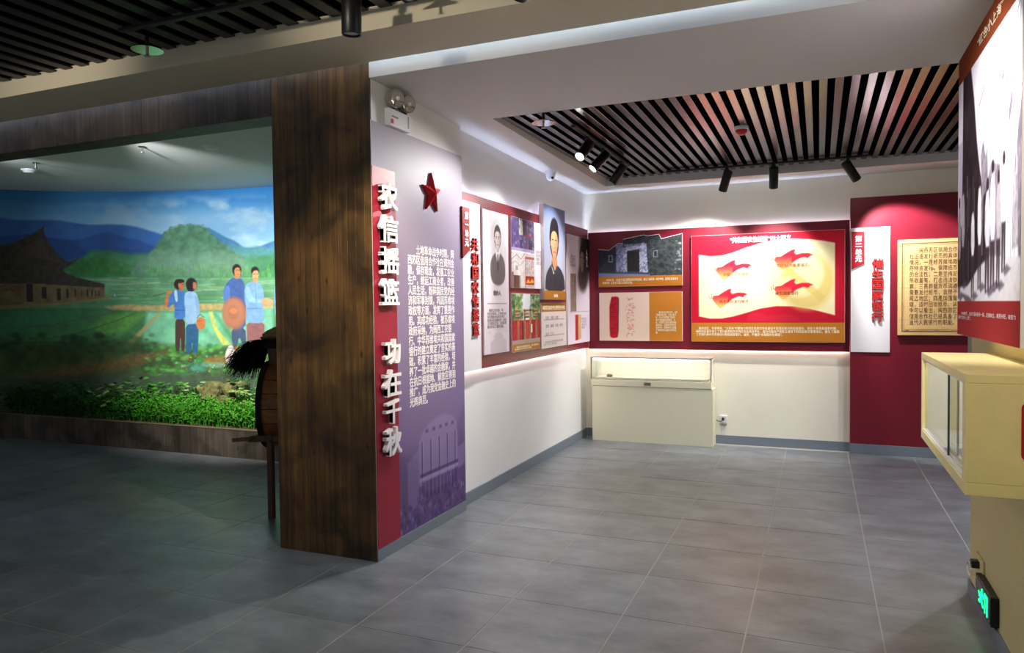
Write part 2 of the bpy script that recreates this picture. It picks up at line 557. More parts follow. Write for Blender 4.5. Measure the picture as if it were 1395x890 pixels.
# ------------------------------------------------------------------ floor
floor = struct('floor', G().box(-11.2, 3.2, -1.0, 8.6, -0.08, -0.0016), 'grout')
tp, ty = 0.587, 0.5835
def tile_mesh():
    g = G(); j = 0.0036
    g.box(j, tp - j, j, ty - j, -0.02, 0.0)
    return g
t0 = None
for i in range(-19, 5):
    for k in range(-3, 11):
        x, y = 0.272 + tp * i, 2.36 + ty * k
        cx, cy = x + tp / 2, y + ty / 2
        an = math.degrees(math.atan2(cx, cy))
        if cy < 0.9 or not (-72 < an < 26) or cy > 8.3 or cx < -10 or math.hypot(cx, cy) < 1.6:
            continue
        if (cy > 5.8 and cx < -3.2) or (cx > 0.8 and cy < 4.4) or (-3.0 < cx < -2.7 and cy > 4.0):
            continue
        if t0 is None:
            t0 = tile_mesh().build('floor_tile', 'floor_stone', floor, pivot=(0, 0, 0))
            t0.location = Vector((x, y, 0)) - floor.location
        else:
            c = t0.copy(); COL.objects.link(c); c.parent = floor
            c.location = Vector((x, y, 0)) - floor.location

# ------------------------------------------------------------------ walls
g = G().box(XP - 0.3, XP - 0.006, YP + 0.012, 4.94, 0, zs(4))            # pier that carries the intro panel
struct('wall_pier', g, 'wall_white')
struct('wall_left', G().box(XW - 0.22, XW, 4.94, YB + 0.2, 0, zs(8.2) + 0.2), 'wall_white')
struct('wall_back', G().box(XW, 3.2, YB, YB + 0.2, 0, zs(8.2) + 0.2), 'wall_cream')
struct('wall_right', G().box(XR, XR + 0.25, -1.0, YR, 0, zs(4)), 'wall_yellow')
struct('wall_alcove_side', G().box(3.0, 3.2, 3.74, YB, 0, 3.0), 'wall_cream')
struct('wall_diorama_side', G().box(-3.12, -2.78, YP + 0.03, 7.6, 0, 3.06), 'wall_cream')

# baseboards
struct('baseboard_pier', G().box(XP - 0.006, XP + 0.004, YP, 4.945, 0, 0.072).box(XP - 0.04, XP + 0.004, 4.94, 4.948, 0, 0.072), 'baseboard', 0.002)
struct('baseboard_left', G().box(XW, XW + 0.012, 4.95, YB - 0.012, 0, 0.095), 'baseboard', 0.002)
struct('baseboard_back', G().box(XW + 0.012, 0.29, YB - 0.012, YB, 0, 0.095), 'baseboard', 0.002)
struct('baseboard_right', G().box(XR - 0.012, XR, -1.0, YR, 0, 0.075), 'baseboard', 0.002)

# alcove soffit: a ring around the slatted recess, plus the step face towards the hall
RX0, RY0, RY1 = -2.17, 4.86, 7.9
def soff(x0, x1, y0, y1, g):
    return g.hexa([(x0, y0, zs(y0)), (x1, y0, zs(y0)), (x1, y1, zs(y1)), (x0, y1, zs(y1)),
                   (x0, y0, 3.16), (x1, y0, 3.16), (x1, y1, 3.16), (x0, y1, 3.16)])
g = G()
soff(XP - 0.0055, 3.2, YP, RY0, g); soff(XW - 0.2, RX0, RY0, RY1, g); soff(XW - 0.2, 3.2, RY1, YB + 0.2, g)
struct('ceiling_alcove', g, 'ceiling_white')
# recess: black void with metal slats
recess = struct('ceiling_recess', G().box(RX0, 3.2, RY0, RY1, 2.942, 3.14), 'black_void')
s0 = None
x = RX0 + 0.02
while x < 2.0:
    if s0 is None:
        s0 = G().box(0, 0.049, RY0 + 0.002, RY1 - 0.002, 2.922, 2.934).build('slat', 'slat_metal', recess, 0.002, pivot=(0, RY0, 2.922), seg=1)
        s0.location = Vector((x, RY0, 2.922)) - recess.location
    else:
        c = s0.copy(); COL.objects.link(c); c.parent = recess
        c.location = Vector((x, RY0, 2.922)) - recess.location
    x += 0.0935
# hall beam, slot above it, slatted hall ceiling
BY0, BY1, BZ = 3.275, 3.69, 2.985
struct('ceiling_beam', G().box(-11.2, 3.2, BY0, BY1, BZ, 3.3), 'ceiling_beige')
struct('ceiling_slot', G().box(-11.2, 3.2, BY1, YP + 0.2, 3.16, 3.3), 'ceiling_white')
hall = struct('ceiling_hall', G().box(-11.2, 3.2, -1.0, BY0, 3.106, 3.3), 'black_void')
s0 = None
x = -8.6
while x < 1.6:
    if s0 is None:
        s0 = G().box(0, 0.075, 0, BY0 - 0.402, 3.088, 3.098).build('slat', 'slat_black', hall, 0.002, pivot=(0, 0, 3.088), seg=1)
        s0.location = Vector((x, 0.4, 3.088)) - hall.location
    else:
        c = s0.copy(); COL.objects.link(c); c.parent = hall
        c.location = Vector((x, 0.4, 3.088)) - hall.location
    x += 0.148
# LED strip in the slot, washes the timber and the step face
o = G().box(-9.5, 3.0, 3.696, 3.728, 3.10, 3.112).build('led_strip', 'led_cool')
tag(o, 'long cool white light strip hidden in the slot behind the ceiling beam', 'light strip')

# timber-clad pillar and lintel: one plank at a time
pil = struct('wall_pillar', G().box(-3.19, XP - 0.012, YP + 0.012, YP + 0.22, 0, 2.9), 'black_void')
def planks(parent, m, x0, x1, y, z0, z1, w, th=0.012, seed=1, depth=None, gap=0.0012):
    rg = random.Random(seed); x = x0
    while x < x1 - 1e-6:
        ww = min(w * rg.uniform(0.85, 1.15), x1 - x)
        if x1 - x - ww < w * 0.4: ww = x1 - x
        G().box(x + gap / 2, x + ww - gap / 2, y, y + th + rg.uniform(0, 0.0015) * 0, z0, z1).build('plank', m, parent, 0.0008, seg=1)
        x += ww
planks(pil, 'wood_pillar', -3.205, XP - 0.002, YP, 0, 3.15, 0.062, seed=3)
G().box(-3.205, -3.193, YP + 0.012, YP + 0.22, 0, BZ).build('side_board', 'wood_pillar', pil)
lin = struct('wall_lintel', G().box(-9.8, -3.205, YP + 0.012, YP + 0.2, 2.78, 3.12), 'black_void')
planks(lin, 'wood_lintel', -9.8, -3.205, YP, 2.765, 3.15, 0.085, seed=5)
for k in range(28):
    x0 = -9.8 + k * 0.2357
    G().box(x0 + 0.001, x0 + 0.2347, YP + 0.012, YP + 0.2, 2.765, 2.78).build('soffit_plank', 'wood_lintel', lin)

# ------------------------------------------------------------------ intro panel on the pier
def paint_intro(c, W_, H_):
    t = c.Y / H_
    top = np.array([158, 150, 166]); mid = np.array([132, 116, 152]); bot = np.array([104, 82, 138])
    k = np.clip(t * 2, 0, 1)[:, None]; k2 = np.clip(t * 2 - 1, 0, 1)[:, None]
    c.C = (top * (1 - k) + mid * k) * (1 - k2) + bot * k2
    c.ell(62, 150, 68, 64, (148, 134, 172), 0.06, 0.30)
    # printed hall facade
    c.fn(lambda x, y, C: C * (1 - 0.10 * np.clip((y - 200) / 20, 0, 1)[:, None] * (0.6 + 0.8 * vnoise(x * 0.12, y * 0.02, 4)[:, None])))
    f = (150, 132, 178); dk = (66, 46, 98)
    c.poly([(50, 240), (50, 205), (56, 196), (70, 190), (88, 188), (102, 192), (108, 200), (108, 238)], f, 1.0, 0.75, smooth=1)
    c.poly([(36, 248), (36, 214), (50, 208), (50, 244)], f, 1.0, 0.45)
    c.poly([(108, 232), (108, 216), (119, 214), (119, 230)], f, 1.0, 0.6)
    for k_ in range(5):
        x = 54 + k_ * 12.2
        c.rect(x, 203, x + 1.7, 243, dk, 0.6)
        c.rect(x + 1.7, 203, x + 2.6, 243, (176, 160, 200), 0.5)
    c.rect(52, 225, 108, 227, dk, 0.6); c.rect(52, 227, 108, 230, (168, 150, 194), 0.6)
    c.rect(56, 231, 106, 243, dk, 0.55)
    for k_ in range(9):
        c.rect(58 + k_ * 5.4, 231, 59 + k_ * 5.4, 243, f, 0.6)
    for k_ in range(5):
        c.rect(60 + k_ * 9.5, 195.5, 64 + k_ * 9.5, 197.5, dk, 0.5)
    c.dabs(170, (26, 240, 120, 258), [(74, 54, 104), (140, 120, 168), (92, 72, 124), (60, 44, 90)], 0.8, 2.4, 5, 0.55, 0.8)

ip = thing('intro_panel', 'tall lavender introduction panel with red star and white lettering beside timber pillar', 'panel', (XP, 4.34, 0.075))
slab(FLP, 'panel_body', 3.742, 4.945, 0.075, 2.665, -0.006, 0.0, 'paper_white', ip)
print_on(FLP, 'printed_face', 3.742, 4.945, 0.075, 2.665, 0.0006, 150, 300, paint_intro, ip, W_=120, H_=259)
tag(slab(FLP, 'red_strip', 3.7425, 4.0, 0.075, 2.396, 0.0, 0.004, 'strip_red', ip), 'crimson vertical strip')
LET = [('农', 3.777, 3.968, 2.139, 2.306), ('信', 3.772, 3.970, 1.941, 2.108), ('摇', 3.774, 3.973, 1.747, 1.915), ('篮', 3.772, 3.971, 1.558, 1.720),
       ('功', 3.795, 3.973, 1.194, 1.348), ('在', 3.783, 3.976, 0.994, 1.162), ('千', 3.794, 3.970, 0.824, 0.975), ('秋', 3.789, 3.973, 0.628, 0.801)]
for ch, u0, u1, v0, v1 in LET:
    tag(text(FLP, 'letter', ch, u0, u1, v0, v1, 0.014, 'letter_white', ip, bold=0.022, d1=0.042, res=4), 'white raised character')
g = G(); cu, cv_, R = 4.458, 2.322, 0.142
ring = []
for k in range(10):
    r = R if k % 2 == 0 else R * 0.40
    a = math.pi / 2 + k * math.pi / 5
    ring.append((cu + r * math.cos(a) * 0.93, cv_ + r * math.sin(a)))
vs = [FLP.P(u, v, 0.001) for u, v in ring] + [FLP.P(u, v, 0.016) for u, v in ring] + [FLP.P(cu, cv_, 0.05)]
g.add(vs, [tuple(range(10))[::-1]] + [(i, (i + 1) % 10, 10 + (i + 1) % 10, 10 + i) for i in range(10)] + [(10 + i, 10 + (i + 1) % 10, 20) for i in range(10)])
tag(g.build('star', 'star_red', ip), 'faceted red five-pointed star')
BODY = ['\u3000\u3000土地革命战争时期，闽', '西苏区信用合作社在调剂金', '融，保存现金，发展工农业', '生产，统运工商业者，改善', '人民生活，粉碎国民党的经', '济和军事封锁，巩固苏维埃',
        '政权等方面，发挥了重要作', '用。其成功经验，被苏维埃', '政府采纳，为闽西工农银', '行、中华苏维埃共和国国家', '银行的建立奠定了坚实的基', '础，积累了丰富的经验，培',
        '养了一批卓越的金融家，并', '在抗日根据地、解放区得到', '推广，成为我党金融史上的', '光辉典范。']
text(FLP, 'body_text', '\n'.join(BODY), 4.142, 4.800, 0.885, 1.958, 0.0012, 'text_white', ip, bold=0.022)

# ------------------------------------------------------------------ left display board
def kv(u): return u * 0.992
def kz(v): return 1.55 + (v - 1.55) * 0.992
DB = 0.05
o = slab(FL, 'display_board', 4.952, 8.233, 1.045, 2.412, 0.03, DB, 'board_red')
tag(o, 'long dark red display board on the white left wall', 'board')
for nm, z, lab in (('led_strip', 2.33, 'white light strip behind the top edge of the left display board'), ('led_strip', 1.06, 'white light strip behind the bottom edge of the left display board')):
    o = slab(FL, nm, 4.99, 8.2, z, z + 0.012, 0.006, 0.018, 'led_cove' if z > 2 else 'led_low'); tag(o, lab, 'light strip')

def panel(name, label, fr, u0, u1, v0, v1, d0, d1, body='paper_white', cat='panel', group=None):
    c = fr.P((u0 + u1) / 2, v0, d0)
    t = thing(name, label, cat, c, group)
    slab(fr, 'panel_body', u0, u1, v0, v1, d0, d1, body, t, 0.001)
    return t

# unit title column
u0, u1, v0, v1 = kv(4.955), kv(5.303), 1.045, kz(2.352)
t = panel('title_column', 'white title column with red tag and red vertical characters on left wall', FL, 4.952, u1, v0, v1, DB, DB + 0.012, 'column_white')
gg = G(); FL.poly(gg, [(kv(4.957), kz(2.296)), (kv(4.957), kz(1.905)), (kv(5.078), kz(1.972)), (kv(5.078), kz(2.296))], DB + 0.012, DB + 0.03)
tagp = gg.build('red_tag', 'tag_red', t, 0.001)
for k, ch in enumerate('第一单元'):
    top = kz(2.262) - k * 0.068
    text(FL, 'tag_character', ch, kv(4.985), kv(5.05), top - (0.058 if ch != '一' else 0.034), top - (0 if ch != '一' else 0.024), DB + 0.0305, 'text_white', tagp, bold=0.03, d1=DB + 0.034)
TT = '共和国农信摇篮'
for k, ch in enumerate(TT):
    top = kz(2.075) - k * 0.1095
    text(FL, 'letter', ch, kv(5.125), kv(5.245), top - 0.098, top, DB + 0.014, 'letter_red', t, bold=0.0215, d1=DB + 0.026)

def face(c, x, y, rx, ry, skin, hair, dk=0.72, hs=1.0, beard=False):
    """a painted head: hair, face, shaded side, eyes, brows, nose, mouth"""
    sk = np.array(skin, float)
    c.ell(x, y - ry * 0.18, rx * 1.12, ry * 1.12 * hs, hair, 0.12)
    c.poly([(x - rx * .86, y - ry * .45), (x - rx * .4, y - ry * .7), (x + rx * .4, y - ry * .7), (x + rx * .86, y - ry * .42), (x + rx * .9, y + ry * .1),
            (x + rx * .62, y + ry * .68), (x + rx * .2, y + ry * .98), (x - rx * .2, y + ry * .98), (x - rx * .62, y + ry * .68), (x - rx * .9, y + ry * .1)], sk, rx * 0.06, smooth=2)
    c.poly([(x + rx * .3, y - ry * .6), (x + rx * .86, y - ry * .42), (x + rx * .9, y + ry * .1), (x + rx * .62, y + ry * .68), (x + rx * .2, y + ry * .98), (x + rx * .45, y + ry * .3)], sk * dk, rx * .2, 0.7, smooth=2)
    c.ell(x - rx * .95, y + ry * .05, rx * .12, ry * .17, sk * .9); c.ell(x + rx * .95, y + ry * .05, rx * .12, ry * .17, sk * .75)
    for sgn in (-1, 1):
        ex = x + sgn * rx * .4
        c.line([(ex - rx * .2, y - ry * .17), (ex + rx * .2, y - ry * .19)], ry * .06, (40, 30, 28), .9, ry * .05)
        c.ell(ex, y - ry * .02, rx * .19, ry * .07, (245, 240, 235), .3, .8); c.ell(ex, y - ry * .02, rx * .1, ry * .075, (25, 20, 20), .3)
    c.line([(x + rx * .08, y - ry * .05), (x + rx * .16, y + ry * .28), (x - rx * .1, y + ry * .31)], ry * .035, sk * .6, .8, ry * .05)
    c.line([(x - rx * .28, y + ry * .55), (x + rx * .28, y + ry * .55)], ry * .07, (150, 70, 62), .9, ry * .06)

def paint_port1(c, W_, H_):
    c.C[:] = (226, 214, 222)
    c.fn(lambda x, y, C: C * (0.97 + 0.06 * fbm(x * .05, y * .05, 2)[:, None]))
    c.ell(29, 34, 17, 28, (198, 192, 202), 0.1); c.ell(29, 34, 16.2, 27, (214, 208, 216), 0.25)
    c.poly([(14, 56), (13, 44), (18, 37), (26, 33), (33, 33), (42, 38), (45, 46), (44, 56), (36, 61), (22, 61)], (104, 96, 100), .8, smooth=2)
    c.poly([(24, 33), (29, 45), (34, 33), (31, 29), (27, 29)], (238, 234, 238), .5)
    c.poly([(28.2, 35), (30.2, 35), (31, 47), (29, 50), (27.4, 46)], (70, 64, 70), .4)
    c.rect(26.4, 28, 32, 33, (196, 184, 184))
    face(c, 29, 22, 6.6, 9.0, (214, 200, 198), (70, 64, 68))
    c.rect(7, 76, 47, 76.6, (130, 118, 124))
    c.poly([(12, 118), (12, 108), (20, 106), (22, 101), (36, 101), (38, 106), (46, 108), (46, 118)], (206, 190, 200), .5, .8)
    for k in range(5):
        c.rect(8 + k * 9, 100 + (k % 2) * 4, 13 + k * 9, 100.5 + (k % 2) * 4, (190, 174, 186), .7)

t = panel('exhibit_panel', 'pale narrow panel with oval grey portrait of a man in a suit', FL, kv(5.343), kv(5.862), kz(1.148), kz(2.326), DB, DB + 0.018)
print_on(FL, 'printed_face', kv(5.345), kv(5.860), kz(1.15), kz(2.324), DB + 0.0186, 90, 180, paint_port1, t, W_=52, H_=118)
text(FL, 'name_text', '创办人', kv(5.53), kv(5.69), kz(1.63), kz(1.675), DB + 0.0195, 'text_dark', t, bold=.03)
text(FL, 'caption_text', '\n'.join(['\u3000闽西工农代表，早', '年投身革命，土地革命战', '争时期创办信用合作社，', '发展苏区金融经济，改善', '工农群众生活，为苏区的', '建设作出了重要贡献。']), kv(5.405), kv(5.80), kz(1.36), kz(1.52), DB + 0.0195, 'text_grey', t, bold=.01)

def paint_streets(c, W_, H_):
    c.C[:] = (238, 232, 240)
    # upper photo: purple-grey building with alley
    c.rect(0, 0, 56, 30, (104, 92, 138), noise=.25, ns=.2)
    c.rect(18, 0, 27, 15, (236, 232, 244)); c.rect(20, 3, 25, 14, (170, 190, 120), .5)
    c.poly([(0, 0), (18, 0), (18, 26), (0, 28)], (84, 70, 120), .5, noise=.2)
    c.poly([(27, 0), (56, 4), (56, 30), (27, 28)], (96, 80, 118), .5, noise=.25)
    c.rect(28, 13, 56, 14.5, (150, 60, 80)); c.rect(40, 3, 48, 8, (70, 58, 84)); c.rect(42, 18, 50, 27, (60, 46, 70)); c.rect(20, 18, 26, 29, (60, 52, 100))
    c.rect(0, 27, 56, 30, (168, 150, 186)); c.dabs(60, (0, 0, 56, 30), [(130, 116, 160), (70, 60, 100), (180, 166, 200)], .5, 1.6, 3, .5)
    # lower photo: whitewashed wall with doors
    c.rect(0, 31, 56, 63, (206, 196, 196), noise=.12)
    c.line([(0, 38), (12, 33), (22, 37), (30, 32)], .7, (120, 110, 120)); c.line([(0, 42), (8, 39), (20, 43), (30, 38)], .5, (140, 130, 140))
    c.rect(32, 34, 56, 36, (176, 96, 86)); c.rect(32, 36, 33.4, 63, (150, 80, 70))
    c.dabs(90, (33, 37, 55, 50), [(190, 140, 140), (225, 215, 215), (160, 150, 160)], .4, 1.1, 6, .5)
    c.rect(33, 52, 55, 60, (176, 44, 30)); c.poly([(35, 57), (40, 54), (44, 57), (49, 54), (54, 56), (54, 58), (35, 58.5)], (236, 176, 50), .5)
    c.rect(0, 52, 18, 63, (96, 66, 58), noise=.3); c.rect(8, 53, 9, 63, (50, 36, 34)); c.rect(0, 49, 5, 63, (140, 100, 100)); c.rect(9, 43, 15, 47, (150, 140, 150))
    c.rect(18, 52, 22, 63, (170, 160, 150))

t = panel('exhibit_panel', 'panel with two stacked colour photographs of an old building on white card', FL, kv(5.927), kv(6.712), kz(1.702), kz(2.33), DB, DB + 0.018)
print_on(FL, 'printed_face', kv(5.929), kv(6.710), kz(1.704), kz(2.328), DB + 0.0186, 140, 110, paint_streets, t, W_=78, H_=63)
text(FL, 'caption_text', '信用合作社\n旧址外景及\n内景照片\n上杭县才溪', kv(6.53), kv(6.665), kz(1.93), kz(2.07), DB + 0.0195, 'text_grey', t)

def paint_gate(c, W_, H_):
    c.rect(0, 0, 71, 46, (226, 232, 236))
    c.dabs(320, (0, 0, 24, 30), [(70, 110, 56), (110, 150, 80), (50, 80, 44), (190, 206, 180)], .8, 2.2, 2, .7)
    c.dabs(320, (46, 0, 71, 30), [(70, 110, 56), (90, 130, 70), (44, 70, 40), (190, 206, 180)], .8, 2.2, 9, .7)
    c.rect(0, 24, 71, 44, (176, 34, 48), noise=.2)
    for x in (12, 28, 42, 58):
        c.rect(x, 16, x + 5, 42, (184, 128, 84), noise=.2); c.rect(x + 1, 18, x + 2, 42, (120, 74, 50)); c.rect(x - 1, 14, x + 6, 16, (110, 70, 46))
    for x in (8, 30, 54):
        for k in range(3):
            c.poly([(x - 2 + k * .6, 22 - k * 3), (x + 12 - k * .6, 22 - k * 3), (x + 11 - k * .6, 20 - k * 3), (x - 1 + k * .6, 20 - k * 3)], (96, 72, 48), .4); c.rect(x, 20 - k * 3, x + 10, 21 - k * 3, (200, 160, 100))
    c.rect(33, 26, 42, 44, (196, 70, 60)); c.rect(46, 28, 50, 36, (240, 226, 216)); c.rect(24, 26, 28, 42, (90, 20, 30))
    c.rect(0, 42, 71, 46, (176, 160, 150)); c.rect(0, 45.5, 71, 53, (186, 122, 40))

t = panel('exhibit_panel', 'photograph panel of a red gateway among trees with ochre caption', FL, kv(5.925), kv(6.63), kz(1.13), kz(1.652), DB, DB + 0.018)
print_on(FL, 'printed_face', kv(5.927), kv(6.628), kz(1.132), kz(1.65), DB + 0.0186, 130, 100, paint_gate, t, W_=71, H_=52)
text(FL, 'caption_text', '\u3000闽西革命根据地旧址，位于龙岩市\n是闽西苏区的重要纪念地。', kv(5.98), kv(6.57), kz(1.145), kz(1.182), DB + 0.0195, 'ochre_text', t, bold=.015)

def paint_port2(c, W_, H_):
    t_ = np.clip(c.Y / H_, 0, 1)[:, None]
    c.C = np.array([104, 118, 160]) * (1 - t_) + np.array([206, 206, 214]) * t_
    c.fn(lambda x, y, C: C + 26 * np.exp(-((x - 44) ** 2 / 500 + (y - 46) ** 2 / 900))[:, None])
    c.poly([(22, 58), (23, 44), (36, 44), (39, 60), (31, 68)], (206, 146, 108), .6)
    c.poly([(2, 86), (3, 72), (10, 64), (22, 57), (30, 66), (38, 58), (50, 62), (60, 70), (63, 86)], (58, 58, 70), .8, smooth=1, noise=.15)
    c.poly([(23, 57), (30, 66), (27, 68), (21, 60)], (232, 228, 226), .5); c.poly([(38, 58), (31, 66), (33, 68), (40, 61)], (70, 70, 84), .5)
    c.poly([(22, 54), (24, 58), (31, 66), (28, 66), (21, 59)], (48, 48, 58), .5)
    c.line([(31, 67), (30, 86)], .7, (36, 36, 46))
    c.ell(30, 31, 14, 20, (26, 24, 30), .15)
    face(c, 30, 36, 11.4, 17.0, (222, 160, 116), (26, 24, 30), .78)
    c.poly([(17, 34), (17, 22), (22, 14), (30, 11), (39, 13), (44, 22), (44, 34), (41, 27), (37, 20), (30, 21), (22, 21), (19, 27)], (24, 22, 28), .6, smooth=2)
    c.rect(0, 84.5, 64, 93, (186, 122, 40))

t = panel('exhibit_panel', 'tall colour portrait of a dark-haired man in a dark coat, raised above board edge', FL, kv(6.67), kv(7.31), kz(1.6), kz(2.527), DB, DB + 0.05)
t2u0, t2u1 = kv(6.67), kv(7.31)
print_on(FL, 'printed_face', t2u0 + .002, t2u1 - .002, kz(1.602), kz(2.525), DB + 0.0506, 120, 170, paint_port2, t, W_=64, H_=93)
text(FL, 'caption_text', '油画像', kv(6.93), kv(7.06), kz(1.622), kz(1.658), DB + 0.052, 'ochre_text', t, bold=.03)

def paint_table(c, W_, H_):
    c.C[:] = (236, 226, 222); c.rect(0, 0, 76, 8.5, (186, 122, 40))
    for y in (16.5, 24.5, 32.5): c.rect(6, y, 70, y + .35, (170, 160, 158))
    c.rect(6, 12, 70, 12.2, (200, 190, 186))
t = panel('exhibit_panel', 'white caption table panel with ochre heading below the tall colour portrait', FL, kv(6.662), kv(7.42), kz(1.118), kz(1.567), DB, DB + 0.018)
print_on(FL, 'printed_face', kv(6.664), kv(7.418), kz(1.12), kz(1.565), DB + 0.0186, 80, 60, paint_table, t, W_=76, H_=45)
text(FL, 'heading_text', '闽西苏区信用合作社主要经营业务项目', kv(6.70), kv(7.37), kz(1.497), kz(1.54), DB + 0.0195, 'ochre_text', t, bold=.03)
text(FL, 'caption_text', '存款\u3000活期\u3000定期\n放款\u3000春耕\u3000农具\u3000种子\n贴现\u3000汇兑', kv(6.78), kv(7.3), kz(1.24), kz(1.435), DB + 0.0195, 'text_grey', t, lead=2.2)
text(FL, 'note_text', '\u3000信用合作社章程规定的业务范围\n见于一九三〇年的布告', kv(6.72), kv(7.3), kz(1.145), kz(1.19), DB + 0.0195, 'text_grey', t)

def paint_last(c, W_, H_):
    c.C[:] = (226, 212, 228)
    w = np.clip((c.X - 40) / 20, 0, 1) * np.clip((58 - c.Y) / 22, 0, 1)
    c.C = c.C * (1 - w[:, None]) + np.array([34, 26, 30]) * w[:, None]
    c.ell(60, 46, 20, 16, (58, 46, 44), .5, .9); face(c, 58, 26, 9.5, 14, (150, 118, 104), (26, 20, 22), .6)
    c.rect(10, 42, 33, 84, (140, 122, 112), noise=.25, ns=.5); c.rect(11, 43, 32, 83, (156, 138, 124), .6, noise=.2, ns=.8)
    for k in range(6): c.rect(13 + k * 3, 45, 13.5 + k * 3, 81, (110, 94, 86), .5)
    c.rect(28, 88, 40, 117, (184, 34, 46), noise=.15); c.rect(40, 88, 52, 116, (206, 176, 126), noise=.1); c.rect(31, 92, 33, 113, (120, 16, 26)); c.rect(41, 94, 50, 94.6, (130, 90, 60))
    c.rect(6, 84.6, 84, 85, (186, 172, 184)); c.rect(10, 18, 30, 18.4, (186, 172, 184))
t = panel('exhibit_panel', 'pale document panel with shaded portrait and red booklet in the wall corner', FL, kv(7.475), 8.222, kz(1.115), kz(2.308), DB, DB + 0.018)
print_on(FL, 'printed_face', kv(7.477), 8.22, kz(1.117), kz(2.306), DB + 0.0186, 110, 130, paint_last, t, W_=88, H_=120)
text(FL, 'caption_text', '\u3000信用合作社\n发行的股票与\n纸币样张，现\n存于博物馆内', kv(7.55), kv(7.76), kz(1.96), kz(2.09), DB + 0.0195, 'text_grey', t)
text(FL, 'note_text', '股金证\n与存折\n样本及\n章程', kv(7.97), kv(8.15), kz(1.27), kz(1.40), DB + 0.0195, 'text_grey', t)
text(FL, 'name_text', '人\n物\n志', 8.09, 8.15, kz(1.98), kz(2.18), DB + 0.0195, 'text_white', t, bold=.02)

# ------------------------------------------------------------------ back display board
YBB = 0.05
o = slab(FB, 'display_board', -2.478, 0.29, 1.03, 2.378, 0.03, YBB, 'board_red')
tag(o, 'wide dark red display board on the cream back wall', 'board')
for z, lab in ((2.30, 'white light strip behind the top edge of the back display board'), (1.045, 'white light strip behind the bottom edge of the back display board')):
    o = slab(FB, 'led_strip', -2.44, 0.27, z, z + 0.012, 0.006, 0.018, 'led_cove' if z > 2 else 'led_low'); tag(o, lab, 'light strip')

prof = [(-2.349, 2.180), (-2.223, 2.168), (-2.116, 2.242), (-2.06, 2.238), (-2.055, 2.287), (-1.82, 2.326), (-1.775, 2.311), (-1.652, 2.326), (-1.625, 2.273), (-1.392, 2.322)]
t = thing('exhibit_panel', 'dark photograph of an old stone gateway with a jagged roofline edge', 'panel', (-1.87, YB - YBB, 1.746))
gg = G(); FB.poly(gg, [(-2.35, 1.746), (-1.392, 1.746)] + prof[::-1], YBB, YBB + 0.022)
gg.build('panel_body', 'paper_white', t)
def paint_torn(c, W_, H_):
    c.rect(0, 0, 96, 60, (52, 58, 66), noise=.35, ns=.25)
    c.poly([(0, 10), (20, 12), (24, 46), (0, 48)], (52, 56, 70), .8, noise=.2)
    c.poly([(60, 6), (96, 0), (96, 46), (58, 45)], (66, 72, 74), .8, noise=.35, ns=.5)
    c.poly([(21, 10), (29, 9), (31, 43), (21, 43)], (120, 124, 156), .5, noise=.55, ns=.6)
    c.poly([(33, 12), (54, 9), (54, 15), (33, 18)], (150, 152, 178), .5, noise=.35, ns=.6)
    c.poly([(29, 14), (34, 14), (34, 42), (29, 42)], (140, 144, 176), .5, noise=.6, ns=.7)
    c.poly([(48, 12), (56, 10), (58, 44), (48, 42)], (150, 154, 182), .5, noise=.6, ns=.7)
    c.rect(34, 18, 48, 41, (40, 38, 40)); c.rect(40.8, 18, 41.2, 41, (24, 24, 26)); c.rect(30, 10, 50, 12.5, (110, 112, 130), noise=.5, ns=.8)
    for x, y in ((12, 22), (64, 18)):
        c.rect(x, y, x + 5, y + 8, (128, 132, 150)); c.rect(x + 1, y + 1, x + 4, y + 7, (46, 48, 58))
    c.dabs(160, (58, 6, 96, 44), [(40, 44, 46), (92, 98, 100), (30, 34, 36)], .5, 1.5, 4, .4); c.dabs(30, (88, 6, 96, 40), [(170, 176, 186), (60, 80, 66)], .5, 1.4, 14, .6)
    c.poly([(0, 42), (22, 43), (60, 44), (60, 47), (0, 48)], (120, 130, 168), .8); c.poly([(20, 41), (60, 43), (60, 45), (20, 43)], (70, 72, 90), .5)
    c.rect(0, 46.3, 96, 60, (186, 116, 36))
print_on(FB, 'printed_face', -2.349, -1.393, 1.747, 2.326, YBB + 0.0226, 190, 110, paint_torn, t, W_=96, H_=58, top=([p[0] for p in prof], [p[1] - 0.006 for p in prof]))
text(FB, 'caption_text', '\u3000\u30001930年2月，上杭县才溪区消费信用合作社旧址，建立了闽西第一所合作社，是苏区金融事业\n的发祥地，后改为才溪区人民银行旧址。', -2.30, -1.44, 1.775, 1.838, YBB + 0.0235, 'ochre_text', t, bold=.02)

t = panel('exhibit_panel', 'cream and ochre panel showing a red wooden tally seal', FB, -2.343, -1.395, 1.127, 1.678, YBB, YBB + 0.022)
def paint_tally(c, W_, H_):
    c.C[:] = (232, 208, 192); c.rect(59, 0, 96, 56, (196, 126, 44))
    c.poly([(12, 5), (22, 4), (23.5, 7), (22.5, 51), (20, 53), (14, 53), (12, 50)], (176, 26, 44), .5, smooth=1, noise=.2, ns=.4)
    c.poly([(22, 5), (23.6, 7), (22.8, 46), (21.8, 51)], (96, 70, 64), .4)
    rg = np.random.default_rng(4)
    for k in range(26):
        y = rg.uniform(6, 50); c.line([(13.5, y), (21 - rg.uniform(0, 3), y + rg.uniform(-.6, .6))], .35, (120, 14, 30), .6, .4)
    for k in range(8):
        y0 = 5 + k * 5.8
        for j in range(9):
            x = rg.uniform(32, 40); y = y0 + rg.uniform(0, 5)
            c.line([(x, y), (x + rg.uniform(-2, 3), y + rg.uniform(-2, 2))], .5, (200, 70, 70), .7, .5)
